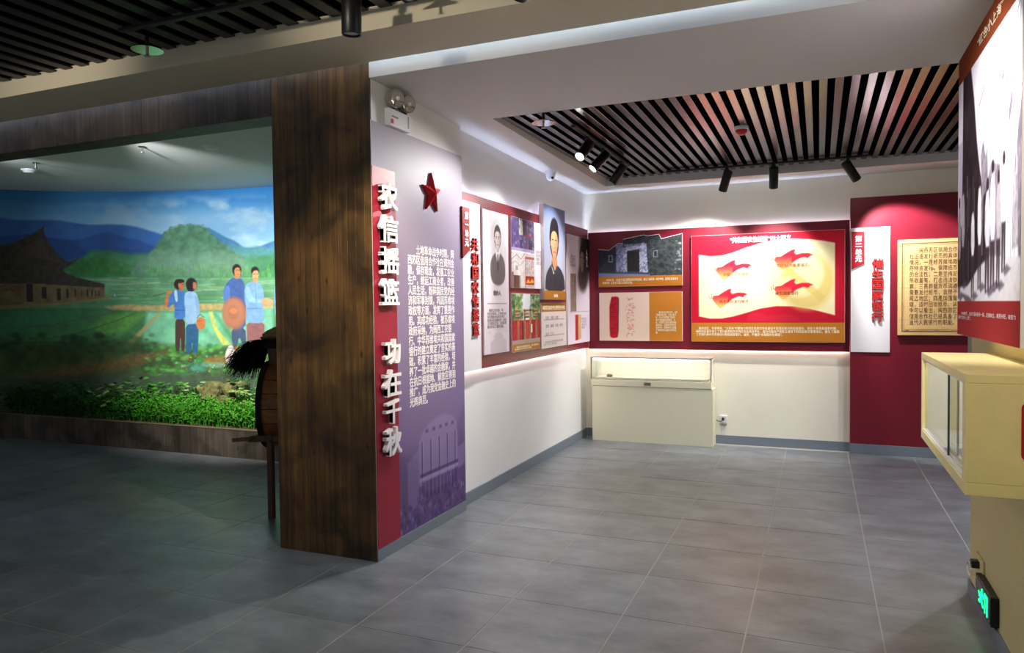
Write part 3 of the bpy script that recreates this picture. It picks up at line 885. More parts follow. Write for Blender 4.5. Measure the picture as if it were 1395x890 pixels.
print_on(FB, 'printed_face', -2.341, -1.397, 1.129, 1.676, YBB + 0.0226, 160, 100, paint_tally, t, W_=96, H_=56)
text(FB, 'caption_text', '\n'.join(['\u3000\u3000闽西苏区信用合作社，发行', '了股票和纸币等，为苏区经济', '作，合作社章程规定“信用合', '作社”存款放款办理业务，木', '质，印章即为当时信用社所使', '用的印章，正面刻有合作社的', '名称字样，背面刻有年月及编', '号是闽西苏区金融历史的见证', '物。']), -1.69, -1.445, 1.21, 1.462, YBB + 0.0235, 'ochre_text', t, bold=.02)

t = panel('exhibit_panel', 'large crimson panel with a golden waving banner and four torch motifs', FB, -1.295, 0.245, 1.126, 2.283, YBB, YBB + 0.03)
def paint_big(c, W_, H_):
    c.C[:] = (192, 22, 48)
    c.fn(lambda x, y, C: C * (0.95 + 0.1 * fbm(x * .02, y * .03, 8)[:, None]))
    c.poly([(60, 86), (70, 84), (80, 88), (98, 86), (110, 89), (112, 94), (58, 94)], (206, 44, 62), .8, .6)
    top = [(8, 20), (20, 21.6), (32, 21.5), (44, 19), (58, 14), (72, 9.5), (88, 6), (104, 5.2), (120, 6.4), (134, 9), (145, 12)]
    topf = [(8, 20.5), (20, 22.6), (32, 22.4), (44, 19.6), (58, 14.6), (72, 10.4), (88, 7.6), (104, 7.0), (120, 8.4), (134, 10.6), (145, 13.4)]
    bot = [(145, 87.5), (134, 84.4), (120, 80.6), (104, 78), (88, 77.6), (72, 80), (58, 84.4), (44, 88.4), (32, 90.6), (20, 90.6), (8, 88)]
    c.poly(topf + bot, (246, 232, 186), .5)
    idx = np.nonzero(np.ones_like(c.X, bool))[0]
    # pale golden emblem tone on the right
    c.ell(118, 52, 26, 30, (222, 196, 110), .25, .75); c.ell(112, 44, 22, 24, (246, 232, 182), .2, .85)
    c.poly([(100, 36), (136, 68), (131, 73), (96, 42)], (222, 196, 110), .8, .75); c.poly([(92, 44), (104, 32), (109, 37), (97, 50)], (222, 196, 110), .8, .6)
    c.poly(topf[-1:] + [(148, 14), (148, 90), (145, 87.5)], (192, 22, 48), .4)
    def torch(x, y, s, lo=(240, 120, 60)):
        P_ = [(0, 16), (-7, 6), (-5, 7.5), (-4, 4.5), (2, 4), (8, 0), (14, -3.5), (18, -4.2), (17, 0), (19, 2.2), (26, 0.6), (33, 1), (38, 3.2), (34, 4.4), (32, 6.8), (27, 5.4), (20, 8), (13, 13), (9, 17), (4, 20)]
        c.poly([(x + a * s, y + b * s) for a, b in P_], (218, 34, 58), .5)
        ii = np.nonzero((c.X > x - 9 * s) & (c.X < x + 14 * s) & (c.Y > y + 3 * s) & (c.Y < y + 21 * s) & (c.C[:, 1] < 120))[0]
        a = np.clip((c.Y[ii] - y - 3 * s) / (16 * s), 0, 1)
        c.mix(ii, a, (250, 196, 96))
        c.line([(x - 8 * s, y + 9 * s), (x - 9 * s, y + 4 * s)], .5, (190, 40, 40)); c.line([(x - 6 * s, y + 7 * s), (x - 6.6 * s, y + 2.5 * s)], .5, (190, 40, 40))
    torch(31, 31, .88); torch(27, 62, .86); torch(91, 22, .88); torch(91, 53, .88)
    c.rect(0, 95.3, 154, 116, (190, 122, 40))
print_on(FB, 'printed_face', -1.293, 0.243, 1.128, 2.281, YBB + 0.0306, 300, 225, paint_big, t, W_=154, H_=115.5)
D = YBB + 0.0315
def bu(x): return -1.293 + 1.536 * x / 154
def bv(y): return 2.281 - 1.153 * y / 115.5
text(FB, 'heading_text', '“共和国农信摇篮”四大要义', bu(41), bu(103), bv(9.4), bv(2.8), D, 'text_white', t, bold=.03)
for s, x0, x1, y in (('中国共产党领导', 34, 60, 45), ('苏区经济重要基石', 88, 120, 37), ('民主建社发行纸币', 30, 60, 74), ('催生国家银行', 87, 110, 66)):
    text(FB, 'item_text', s, bu(x0), bu(x1), bv(y), bv(y - 3.7), D, 'text_brown', t, bold=.015)
text(FB, 'caption_text', '\u3000闽西苏区，农家明珠。“大革命”时期协力的苏区信用合作社建设不是苏区经济的组成部分，更是土地革命战争时期，\n闽西苏区最早成立了发行股票和货币的红色信用合作社，成为中国共产党民主建政下的苏区经济重要基石，催生了闽西\n工农银行和中华苏维埃共和国国家银行，诚然，不愧是“共和国农信摇篮”。', bu(5), bu(149), bv(109.5), bv(99.5), D, 'ochre_text', t, bold=.02)

# ------------------------------------------------------------------ second unit: tall red partition on the back wall
DT = 0.1
o = slab(FB, 'red_partition', 0.294, 1.32, 0.1, 2.59, 0.0, DT, 'board_red')
tag(o, 'tall dark red partition panel reaching down to the skirting on back wall', 'partition')
struct('baseboard_partition', FB.slab(G(), 0.294, 1.32, 0, 0.1, 0.0, DT + 0.004), 'baseboard', 0.002)
t = panel('title_column', 'white title column with dark red tag and six red characters on red partition', FB, 0.297, 0.652, 1.034, 2.286, DT, DT + 0.012, 'column_white')
gg = G(); FB.poly(gg, [(0.303, 2.249), (0.303, 1.868), (0.421, 1.925), (0.421, 2.249)], DT + 0.012, DT + 0.026)
tagp = gg.build('red_tag', 'tag_red', t, 0.001)
for k, ch in enumerate('第二单元'):
    top = 2.207 - k * 0.068
    text(FB, 'tag_character', ch, 0.337, 0.398, top - (0.06 if ch != '二' else 0.045), top - (0 if ch != '二' else 0.012), DT + 0.0265, 'text_white', tagp, bold=.03, d1=DT + 0.03)
for k, ch in enumerate('催生国家银行'):
    top = 1.972 - k * 0.1065
    text(FB, 'letter', ch, 0.488, 0.592, top - 0.096, top, DT + 0.014, 'letter_red', t, bold=.0215, d1=DT + 0.028)
t = panel('wooden_plaque', 'pale wooden plaque engraved with rows of brown characters on red partition', FB, 0.718, 1.29, 1.208, 2.147, DT, DT + 0.03, 'wood_light', 'plaque')
for dd, w in ((0.035, 0.008), (0.052, 0.003)):
    gg = G()
    for a in ((0.718 + dd, 1.29 - dd, 2.147 - dd - w, 2.147 - dd), (0.718 + dd, 1.29 - dd, 1.208 + dd, 1.208 + dd + w),
              (0.718 + dd, 0.718 + dd + w, 1.208 + dd + w, 2.147 - dd - w), (1.29 - dd - w, 1.29 - dd, 1.208 + dd + w, 2.147 - dd - w)):
        FB.slab(gg, *a, DT + 0.03, DT + 0.0315)
    gg.build('border_line', 'text_dark', t)
text(FB, 'engraved_text', '\n'.join(['\u3000\u3000闽西苏区信用合作', '社迅速发行纸币的具体', '情况，一是经苏维埃政', '府特许发行，保障纸币', '的合法性；二是坚持足', '所收盖有，打击违法钞', '票；三是根据货币流通', '需要发行纸币，且限于', '周边地区；四是加强管', '理，适时回收纸币。从', '中可以看出，闽西苏区', '信用合作社已经具备了', '当代人民银行的职能。']),
     0.82, 1.225, 1.31, 2.065, DT + 0.0316, 'text_dark', t, space=1.12, lead=1.05)

# ------------------------------------------------------------------ low showcase in front of the back board
CX0, CX1, CY0, CY1 = -2.395, -1.045, 8.03, 8.262
cs = thing('display_case', 'low cream display case with a lit glass top below the back board', 'display case', ((CX0 + CX1) / 2, (CY0 + CY1) / 2, 0))
G().box(CX0 + 0.012, CX1, CY0, CY1, 0.0, 0.622).build('body', 'cream_lacquer', cs, 0.003)
lid = G().box(CX0, CX1 - 0.015, CY0 - 0.006, CY1, 0.626, 0.695).build('lid_band', 'cream_lacquer', cs, 0.003)
G().box(-1.785, -1.71, CY0 - 0.016, CY0 - 0.004, 0.643, 0.676).build('lock', 'steel', lid, 0.006)
G().box(CX0 + 0.04, CX1 - 0.06, CY0 + 0.03, CY1 - 0.02, 0.70, 0.722).build('shelf', 'cream_inside', cs, 0.003)
G().box(CX0 + 0.006, CX1 - 0.02, CY1 - 0.012, CY1 - 0.002, 0.695, 0.935).build('back_panel', 'cream_inside', cs)
for nm, b in (('glass_front', (CX0 + 0.004, CX1 - 0.018, CY0, CY0 + 0.006, 0.695, 0.94)), ('glass_side', (CX0 + 0.002, CX0 + 0.008, CY0 + 0.006, CY1 - 0.014, 0.695, 0.94)),
              ('glass_side', (CX1 - 0.024, CX1 - 0.018, CY0 + 0.006, CY1 - 0.014, 0.695, 0.94))):
    G().box(*b).build(nm, 'glass', cs)
G().box(CX0, CX1 - 0.016, CY0 - 0.002, CY1, 0.94, 0.948).build('glass_top', 'glass', cs)
g = G()
g.box(CX0 - 0.002, CX1 - 0.014, CY0 - 0.005, CY0 + 0.003, 0.94, 0.95); g.box(CX0 - 0.002, CX0 + 0.004, CY0 - 0.004, CY0 + 0.003, 0.695, 0.94); g.box(CX1 - 0.022, CX1 - 0.014, CY0 - 0.004, CY0 + 0.003, 0.695, 0.94)
g.box(CX1 - 0.022, CX1 - 0.014, CY0 + 0.003, CY1, 0.94, 0.95)
g.build('metal_edge', 'steel', cs)
G().box(CX0 + 0.03, CX1 - 0.05, CY0 + 0.008, CY0 + 0.02, 0.918, 0.934).build('light_strip', 'led_case', cs)
it = thing('small_relic', 'small brown metal relic lying in the lit display case', 'relic', (-2.19, 8.1, 0.722))
G().lathe([(0.020, 0), (0.028, 0.006), (0.024, 0.02), (0.012, 0.03)], (-2.205, 8.10, 0.7225), n=12).build('knob', 'coin', it, smooth=True)
G().box(-2.20, -2.165, 8.085, 8.12, 0.7225, 0.748).build('block', 'coin', it, 0.006)

# wall socket by the case
so = thing('power_socket', 'white wall socket with a plug and cable right of display case', 'socket', (-0.965, YB, 0.21))
slab(FB, 'face_plate', -1.004, -0.926, 0.228, 0.312, 0.0, 0.012, 'plastic_white', so, 0.003)
slab(FB, 'cable_box', -1.0, -0.93, 0.205, 0.224, 0.0, 0.018, 'plastic_grey', so, 0.002)
slab(FB, 'plug', -0.978, -0.956, 0.262, 0.292, 0.012, 0.04, 'plastic_dark', so, 0.003)
G().tube([(-0.967, YB - 0.036, 0.265), (-0.985, YB - 0.04, 0.252), (-1.01, YB - 0.036, 0.25), (-1.03, YB - 0.02, 0.255), (-1.04, YB - 0.012, 0.262)], 0.004).build('cable', 'plastic_dark', so, smooth=True)
for dx in (-0.975, -0.955):
    slab(FB, 'conduit', dx - 0.003, dx + 0.003, 0.096, 0.205, 0.0, 0.006, 'plastic_white', so)

# ------------------------------------------------------------------ wall showcase on the right wall
BX, B0, B1, BZ0, BZ1 = 0.45, 2.82, 3.96, 0.898, 1.303
wc = thing('wall_showcase', 'pale yellow wall-mounted showcase box with sliding glass panes on right wall', 'display case', (0.595, 3.39, BZ0))
th = 0.03
def bx(nm, *b, m='yellow_lacquer', p=wc, bv=0.002): return G().box(*b).build(nm, m, p, bv)
bx('top_board', BX, XR - 0.002, B0, B1, BZ1 - th, BZ1); bx('bottom_board', BX, XR - 0.002, B0, B1, BZ0, BZ0 + th + 0.012)
bx('end_board', BX, XR - 0.002, B0, B0 + 0.06, BZ0 + th + 0.012, BZ1 - th); bx('end_board', BX, XR - 0.002, B1 - 0.035, B1, BZ0 + th + 0.012, BZ1 - th)
bx('back_board', XR - 0.014, XR - 0.003, B0 + 0.06, B1 - 0.035, BZ0 + th + 0.012, BZ1 - th, m='cream_inside')
bx('floor_liner', BX + 0.045, XR - 0.016, B0 + 0.062, B1 - 0.037, BZ0 + 0.0425, BZ0 + 0.048, m='cream_inside', bv=0)
g = G(); a0, a1, c0, c1 = B0 + 0.06, B1 - 0.035, BZ0 + 0.042, BZ1 - th
for d0_ in (0.006, 0.026):
    g.box(BX + d0_ - 0.002, BX + d0_ + 0.012, a0, a1, c0, c0 + 0.006); g.box(BX + d0_ - 0.002, BX + d0_ + 0.012, a0, a1, c1 - 0.006, c1)
g.build('track', 'plastic_white', wc)
ym = 3.30
p1 = G().box(BX + 0.012, BX + 0.018, ym - 0.03, a1, c0 + 0.006, c1 - 0.006).build('pane', 'glass', wc); p1['label'] = 'far sliding glass pane'
p2 = G().box(BX + 0.031, BX + 0.037, a0, ym + 0.06, c0 + 0.006, c1 - 0.006).build('pane', 'glass', wc); p2['label'] = 'near sliding glass pane'
G().box(BX + 0.0115, BX + 0.0185, ym - 0.034, ym - 0.03, c0 + 0.006, c1 - 0.006).build('pane_edge', 'glass_edge', p1)
G().box(BX + 0.0305, BX + 0.0375, ym + 0.06, ym + 0.064, c0 + 0.006, c1 - 0.006).build('pane_edge', 'glass_edge', p2)
G().box(BX + 0.06, BX + 0.075, B0 + 0.08, B1 - 0.05, BZ1 - th - 0.012, BZ1 - th - 0.001).build('light_strip', 'led_box_fill', wc)  # strip added to brighten the inside of the box
g = G(); rr = []
for cx_, cz_, s0_ in ((0.722, 1.195, 0), (0.62, 1.195, 90), (0.62, 1.045, 180), (0.722, 1.045, 270)):
    for k in range(5):
        a = math.radians(s0_ + k * 22.5); rr.append((cx_ + 0.014 * math.cos(a), B0 - 0.0005, cz_ + 0.018 * math.sin(a)))
g.prism(rr, (0, -0.004, 0)); g.build('end_plaque', 'letter_red', wc)
rel = thing('stone_relic', 'grey angular stone relic inside the wall showcase', 'relic', (0.60, 3.20, BZ0 + 0.048))
G().hexa([(0.56, 3.16, 0.9465), (0.65, 3.15, 0.9465), (0.65, 3.25, 0.9465), (0.56, 3.26, 0.9465), (0.575, 3.175, 1.0), (0.64, 3.165, 1.02), (0.64, 3.235, 1.005), (0.575, 3.245, 0.985)]).build('stone', 'plastic_grey', rel, 0.004)
for k, (x_, y_, r_, lab) in enumerate(((0.56, 3.02, 0.2, 'white paper sheet at the near end of the wall showcase'), (0.60, 3.40, -0.3, 'white paper sheet at the middle of wall showcase behind the stone'), (0.58, 3.65, 0.1, 'white paper sheet at the far end of the wall showcase'))):
    ca, sa = math.cos(r_), math.sin(r_)
    pts = [(x_ + a * ca - b * sa, y_ + a * sa + b * ca, 0.9465) for a, b in ((-0.05, -0.08), (0.05, -0.08), (0.05, 0.08), (-0.05, 0.08))]
    tag(G().prism(pts, (0, 0, 0.002)).build('paper_sheet', 'paper'), lab, 'paper', 'sheets in the wall showcase')

# ------------------------------------------------------------------ right photo board
PD = 0.065
t = thing('photo_board', 'large black and white street photograph board with brown band on right wall', 'photograph', (XR - PD, 3.82, 1.37))
slab(FRt, 'board_body', -4.48, -3.172, 1.37, 2.797, 0.0, PD - 0.001, 'column_white', t)
def paint_photo(c, W_, H_):
    # design 130 x 142.7, x from the far edge to the near edge
    c.C[:] = (226, 222, 236)
    c.X = (853.0 / (4.48 - c.X / 100) - 190.4) * 130 / 84      # board x to scaled image pixel columns, as the camera projects them
    c.fn(lambda x, y, C: C * (0.93 + 0.14 * fbm(x * .03, y * .03, 5)[:, None]))
    c.poly([(0, 44), (8, 44), (10, 96), (0, 98)], (190, 180, 200), 1)
    # dark houses on the far side
    c.poly([(9, 0), (24, 14), (30, 30), (36, 52), (42, 66), (48, 76), (56, 70), (60, 92), (60, 118), (0, 118), (0, 84), (8, 88)], (48, 38, 44), .8, noise=.35, ns=.12)
    for k in range(30):
        rg = np.random.default_rng(k); x = rg.uniform(3, 56); y = rg.uniform(40 + x * .6, 96)
        c.rect(x, y, x + rg.uniform(.4, 1.3), y + rg.uniform(8, 30), [(120, 104, 112), (34, 26, 30), (168, 156, 168)][k % 3], .55)
    # far gables and near bright facade
    c.poly([(44, 60), (48, 54), (53, 62), (56, 58), (58, 76), (46, 80)], (150, 140, 152), .8, noise=.3)
    c.poly([(58, 72), (64, 66), (80, 70), (84, 110), (60, 112)], (142, 130, 142), .8, .9, noise=.4, ns=.3)
    c.poly([(84, 4), (130, -4), (130, 116), (92, 116), (86, 70)], (246, 246, 255), 1.2, noise=.03)
    for k in range(34):
        rg = np.random.default_rng(50 + k); x = rg.uniform(80, 130); y = rg.uniform(4, 104)
        c.rect(x, y, x + rg.uniform(.4, 1.6), y + rg.uniform(6, 26), [(150, 140, 160), (84, 72, 88), (206, 200, 214)][k % 3], .6)
    c.poly([(112, 66), (122, 46), (126, 70), (122, 112), (116, 112)], (96, 84, 100), .8, .8); c.poly([(96, 52), (104, 42), (103, 50), (97, 58)], (120, 110, 124), .6)
    for l in ([(78, 2), (84, 36)], [(84, 36), (130, 6)], [(84, 36), (130, 50)], [(72, 46), (90, 30)], [(40, 36), (50, 30)], [(90, 10), (82, 60)], [(100, 2), (88, 66)]):
        c.line(l, .7, (70, 60, 74), .8, .6)
    # street
    c.poly([(0, 124), (14, 120), (40, 110), (62, 106), (100, 108), (130, 110), (130, 127), (0, 127)], (222, 218, 226), .8, noise=.06)
    # people in pale shirts walking
    for x, y0, y1, w, col in ((3, 78, 104, 5, (150, 142, 150)), (10, 72, 98, 5.5, (168, 160, 168)), (29, 84, 104, 6, (236, 232, 240)), (42, 74, 100, 7, (246, 244, 250)), (57, 78, 102, 9, (232, 230, 240)), (67, 72, 100, 9, (248, 248, 252)), (78, 78, 100, 7, (196, 188, 198)), (88, 72, 94, 8, (236, 234, 240))):
        c.ell(x, y0 - 3.2, w * .3, 3.0, (60, 46, 48)); c.poly([(x - w * .5, y0), (x + w * .5, y0 - 1), (x + w * .62, y1), (x - w * .55, y1)], col, .7, smooth=1, noise=.1)
        c.poly([(x - w * .5, y1), (x + w * .5, y1), (x + w * .42, y1 + 19), (x + w * .12, y1 + 19), (x, y1 + 5), (x - w * .16, y1 + 20), (x - w * .44, y1 + 20)], (66, 54, 60), .6, .92)
        c.poly([(x - w * .2, y1 + 19), (x + w * .8, y1 + 17), (x + w * 1.8, y1 + 19), (x + w * .4, y1 + 21.5)], (86, 76, 92), .8, .75)
    c.poly([(6, 121), (22, 123), (34, 126.5), (18, 126.6)], (80, 70, 84), .8, .8); c.poly([(104, 74), (128, 62), (128, 104), (104, 106)], (150, 140, 152), .8, .6, noise=.4)
    c.rect(0, 0, 130, 13.4, (120, 56, 30)); c.rect(0, 125.4, 130, 143, (150, 48, 50))
print_on(FRt, 'printed_face', -4.479, -3.173, 1.371, 2.796, PD, 190, 260, paint_photo, t, m='print_photo', W_=130, H_=142.7)
text(FRt, 'heading_text', '“红色小上海”', -3.985, -3.47, 2.705, 2.752, PD + 0.001, 'ochre_text', t, bold=.02)
text(FRt, 'caption_text', '\u3000\u30001930年代，上杭才溪的街市一角，店铺林立，商贸兴旺，被誉为\n闽西“红色小上海”。', -4.44, -3.23, 1.452, 1.492, PD + 0.001, 'paper_white', t, bold=.02)

# ------------------------------------------------------------------ exit sign and socket low on the right wall
FE = FRt
t = thing('exit_sign', 'black low-level exit sign with glowing green running figure on right wall', 'sign', (XR, 3.96, 0.085))
slab(FE, 'housing', -4.13, -3.79, 0.088, 0.222, 0.0, 0.034, 'black_metal', t, 0.004)
slab(FE, 'face', -4.12, -3.80, 0.098, 0.212, 0.034, 0.036, 'exit_face', t)
gg = G()
def q(pts): FE.poly(gg, [(-4.06 + a * 0.01, 0.105 + b * 0.01) for a, b in pts], 0.036, 0.0375)
q([(8, 8.6), (9.4, 9.4), (10.6, 8.6), (10, 7.4), (8.6, 7.4)]); q([(5, 4), (7.5, 7.2), (10, 7), (9, 4), (7, 3)]); q([(7, 3), (9, 4), (11.5, 2.2), (13.5, 2.6), (13, 1.4), (11, 1)])
q([(5.5, 4.4), (7, 3), (5, 1.2), (2, 1), (2, 2.1), (4.2, 2.3)]); q([(9.6, 7), (12.2, 5.4), (13.6, 6.2), (13.2, 7.0), (12.0, 6.6), (10, 7.9)]); q([(5.4, 6.6), (3.4, 5.0), (2.2, 6.2), (1.5, 5.6), (3.4, 3.8), (6.6, 5.6)])
q([(15, 0.4), (15, 9.4), (21, 9.4), (21, 0.4), (19.8, 0.4), (19.8, 8.2), (16.2, 8.2), (16.2, 0.4)])
gg.build('running_figure', 'exit_green', t)
t = thing('power_socket', 'cream wall socket with dark plug and looped cord above exit sign', 'socket', (XR, 4.19, 0.2))
slab(FE, 'face_plate', -4.275, -4.10, 0.19, 0.285, 0.0, 0.01, 'wall_yellow', t, 0.004)
slab(FE, 'plug', -4.215, -4.17, 0.226, 0.262, 0.01, 0.045, 'plastic_dark', t, 0.004)
lp = [(XR - 0.045 - 0.02 * math.sin(a) * 0, 4.225 + 0.055 * math.cos(a), 0.205 + 0.032 * math.sin(a)) for a in [math.radians(20 + k * 21) for k in range(17)]]
G().tube(lp, 0.0035).build('cord', 'cream_inside', t, smooth=True)

# ------------------------------------------------------------------ emergency light on the pier
t = thing('emergency_light', 'white twin-head emergency light on the wall above the intro panel', 'emergency light', (XP, 4.02, 2.64))
FP = Fr('L', XP - 0.006)
slab(FP, 'battery_box', 3.905, 4.155, 2.667, 2.775, 0.0, 0.04, 'plastic_white', t, 0.005)
slab(FP, 'sticker', 3.915, 3.945, 2.682, 2.71, 0.0401, 0.0406, 'alarm_red', t); slab(FP, 'print_block', 3.925, 4.00, 2.722, 2.732, 0.0401, 0.0406, 'text_grey', t)
slab(FP, 'vent', 4.115, 4.132, 2.69, 2.765, 0.0401, 0.0406, 'plastic_grey', t)
for uu in (3.958, 4.095):
    c0_ = FP.P(uu, 2.838, 0.03)
    h = G().lathe([(0.03, -0.05), (0.052, -0.02), (0.056, 0.03), (0.056, 0.044)], c0_, (0.9, -0.35, -0.1), 24).build('lamp_head', 'plastic_grey', t, smooth=True)
    G().lathe([(0.050, 0.0445), (0.050, 0.048), (0.03, 0.052)], c0_, (0.9, -0.35, -0.1), 24).build('lens', 'chrome', h, smooth=True)
    G().lathe([(0.014, 0.052), (0.010, 0.06)], c0_, (0.9, -0.35, -0.1), 12).build('bulb', 'plastic_white', h, smooth=True)
    G().cyl(FP.P(uu, 2.773, 0.03), FP.P(uu, 2.80, 0.03), 0.016, n=12).build('swivel', 'plastic_dark', h, smooth=True)

# ------------------------------------------------------------------ ceiling fixtures
t = thing('dome_camera', 'small white dome camera on the alcove soffit above left board', 'camera', (-2.44, 6.85, 2.80))
zz = zs(6.85)
G().lathe([(0.055, 0), (0.055, -0.018), (0.05, -0.024)], (-2.44, 6.85, zz), n=24).build('base', 'plastic_white', t, smooth=True)
G().lathe([(0.045, -0.024), (0.043, -0.055), (0.034, -0.082), (0.012, -0.094)], (-2.44, 6.85, zz), n=24).build('dome', 'plastic_white', t, smooth=True)
G().lathe([(0.013, 0), (0.013, 0.012), (0.008, 0.014)], (-2.413, 6.825, zz - 0.066), (0.55, -0.6, -0.55), 12).build('lens', 'plastic_dark', t, smooth=True)

def shield(loc, top, label, r=0.085):
    t = thing('sprinkler_shield', label, 'sprinkler', loc, 'sprinklers with round chrome shields')
    G().lathe([(r, 0), (r * 0.98, 0.006), (r * 0.3, 0.026), (0.012, 0.03)], loc, n=32).build('shield', 'chrome', t, smooth=True)
    G().cyl(Vector(loc) + Vector((0, 0, 0.03)), (loc[0], loc[1], top), 0.011, n=10).build('pipe', 'black_metal', t, smooth=True)
    h = G().cyl(Vector(loc) + Vector((0, 0, -0.03)), Vector(loc) + Vector((0, 0, 0.0)), 0.008, n=10).build('nozzle', 'steel', t, smooth=True)
    G().cyl(Vector(loc) + Vector((0, 0, -0.034)), Vector(loc) + Vector((0, 0, -0.03)), 0.018, n=12).build('deflector', 'steel', h)
shield((-1.80, 4.87 + 0.05, 2.835), 2.92, 'chrome round sprinkler shield under the alcove slats near left edge')
shield((-3.50, 3.07, 3.012), 3.088, 'chrome round sprinkler shield below hall slats in front of the beam')
shield((-1.79, 3.06, 3.035), 3.088, 'chrome round sprinkler shield above hall spotlight at the picture top edge')

t = thing('fire_alarm', 'red and white round fire alarm on the metal slat ceiling', 'alarm', (-0.56, 6.02, 2.86))
G().lathe([(0.055, 0), (0.057, -0.02), (0.05, -0.026)], (-0.56, 6.02, 2.922), n=24).build('base', 'plastic_white', t, smooth=True)
G().lathe([(0.047, -0.026), (0.043, -0.045), (0.022, -0.062), (0.008, -0.064)], (-0.56, 6.02, 2.922), n=24).build('cap', 'alarm_red', t, smooth=True)

def rail(name, label, p0, p1, z, top):
    t = thing('lighting_track', label, 'track', ((p0[0] + p1[0]) / 2, (p0[1] + p1[1]) / 2, z))
    d = Vector((p1[0] - p0[0], p1[1] - p0[1], 0)).normalized(); n = Vector((-d.y, d.x, 0)) * 0.017
    a, b = Vector((p0[0], p0[1], z)), Vector((p1[0], p1[1], z)); up = Vector((0, 0, 0.02))
    G().hexa([a - n, b - n, b + n, a + n, a - n + up, b - n + up, b + n + up, a + n + up]).build('rail', 'rail_black', t, 0.002)
    for k in (0.06, 0.94):
        c_ = a.lerp(b, k) + up
        G().cyl(c_, (c_.x, c_.y, top), 0.006, n=8).build('hanger', 'rail_black', t)
    return t
def spot(label, base, aim, L_, R_, power, size=60, blend=0.6, lit=True, col=(1, 0.97, 0.93), drop=0.05, light_rad=0.035):
    """track spotlight: adapter, stem, tilted cylinder, lens; its lamp sits in the mouth"""
    base = Vector(base); aim = Vector(aim)
    t = thing('track_spotlight', label, 'spotlight', base)
    G().box(base.x - 0.016, base.x + 0.016, base.y - 0.04, base.y + 0.04, base.z - 0.022, base.z - 0.001).build('adapter', 'rail_black', t, 0.002)
    piv = base + Vector((0, 0, -0.022 - drop))
    G().cyl(base + Vector((0, 0, -0.02)), piv, 0.009, n=10).build('stem', 'black_metal', t, smooth=True)
    d = (aim - piv).normalized()
    back = piv - d * 0.045; front = back + d * L_
    g = G(); g.lathe([(R_ * 0.9, 0), (R_, 0.006), (R_, L_ - 0.004), (R_ * 0.95, L_), (R_ * 0.86, L_), (R_ * 0.84, L_ - 0.016)], back, d, 28)
    h = g.build('housing', 'black_metal', t, smooth=True)
    G().lathe([(R_ * 0.83, L_ - 0.0155), (R_ * 0.83, L_ - 0.010)], back, d, 24).build('lens', 'lamp_lens' if lit else 'lamp_lens_dim', h)
    ld = bpy.data.lights.new('spot_light', 'SPOT'); ld.energy = power; ld.spot_size = math.radians(size); ld.spot_blend = blend
    ld.color = col; ld.shadow_soft_size = light_rad
    lo = bpy.data.objects.new('spot_light', ld); COL.objects.link(lo); lo.parent = t
    lo.location = front + d * 0.012 - base
    lo.rotation_euler = d.to_track_quat('-Z', 'Y').to_euler()
    return t
rail('l', 'short black lighting track parallel to the left wall', (-1.72, 5.35), (-1.72, 7.1), 2.893, 2.922)
spot('black track spotlight with bright lens turned towards the intro panel', (-1.72, 5.72, 2.893), (-2.3, 3.75, 1.0), 0.20, 0.042, P_LEFT[0], 98, 0.6)
spot('middle black spotlight of the track along the left wall', (-1.72, 6.2, 2.893), (-2.5, 5.45, 1.75), 0.20, 0.042, P_LEFT[1], 76, 0.6)
spot('farthest black spotlight of the track along the left wall', (-1.72, 6.82, 2.893), (-2.5, 6.75, 1.7), 0.20, 0.042, P_LEFT[2], 86, 0.6)
rail('b', 'long black lighting track along the back wall boards', (-1.45, 7.62), (0.45, 7.62), 2.893, 2.922)
spot('black spotlight over the display case, tilted left, on back track', (-0.845, 7.62, 2.893), (-1.35, 8.25, 1.45), 0.21, 0.043, P_BACK[0], 92, 0.5)
spot('upright black spotlight over the crimson banner panel on back track', (-0.407, 7.62, 2.893), (-0.45, 8.25, 1.6), 0.21, 0.043, P_BACK[1], 78, 0.55)
spot('black spotlight tilted right towards the red partition on back track', (0.25, 7.62, 2.893), (0.85, 8.18, 1.9), 0.21, 0.043, P_BACK[2], 66, 0.4)
rail('h', 'long black lighting track under the hall slat ceiling', (-3.5, 2.9), (1.2, 2.9), 3.055, 3.088)
spot('large black spotlight hanging from the hall track at the picture top', (-2.005, 2.9, 3.055), (-2.12, 3.0, 0.0), 0.21, 0.046, P_HALL * 0.5, 134, 0.5, lit=False, col=(1, 0.93, 0.8))
spot('added black hall spotlight to brighten the timber pillar, above the picture', (-1.1, 2.9, 3.055), (-2.35, 3.8, 1.85), 0.21, 0.046, P_HALL * 2.2, 40, 0.9, col=(1, 0.86, 0.62))  # added unseen lamp, lifts the pillar beyond the visible spotlight's light
spot('black hall spotlight aimed at the photo board, above the picture', (-0.1, 2.9, 3.055), (0.68, 3.8, 2.0), 0.21, 0.046, P_HALL * 1.5, 74, 0.7)
rail('n', 'added unseen black lighting track under the hall slats, above and behind the picture', (-4.6, 1.3), (0.6, 1.3), 3.055, 3.088)  # added track with three unseen lamps, brightening the beam and showcase end
for x_, aim_, pw, lab in ((-4.2, (-4.6, 3.3, 3.2), 0.55, 'added black fill spotlight at the left end of the near track, outside the picture'), (-2.2, (-2.0, 3.3, 3.2), 0.5, 'added black fill spotlight in the middle of the near track, outside the picture'),
                         (-0.3, (0.42, 2.9, 1.5), 0.9, 'added black fill spotlight at the right end of the near track, outside the picture')):
    spot(lab, (x_, 1.3, 3.055), aim_, 0.21, 0.046, P_HALL * pw, 60, 1.0, col=(1, 0.9, 0.74))
rail('r', 'added unseen black lighting track on the alcove slats behind the right wall', (1.75, 5.6), (1.75, 7.6), 2.893, 2.922)  # added track with two unseen lamps as fill for floor and back wall
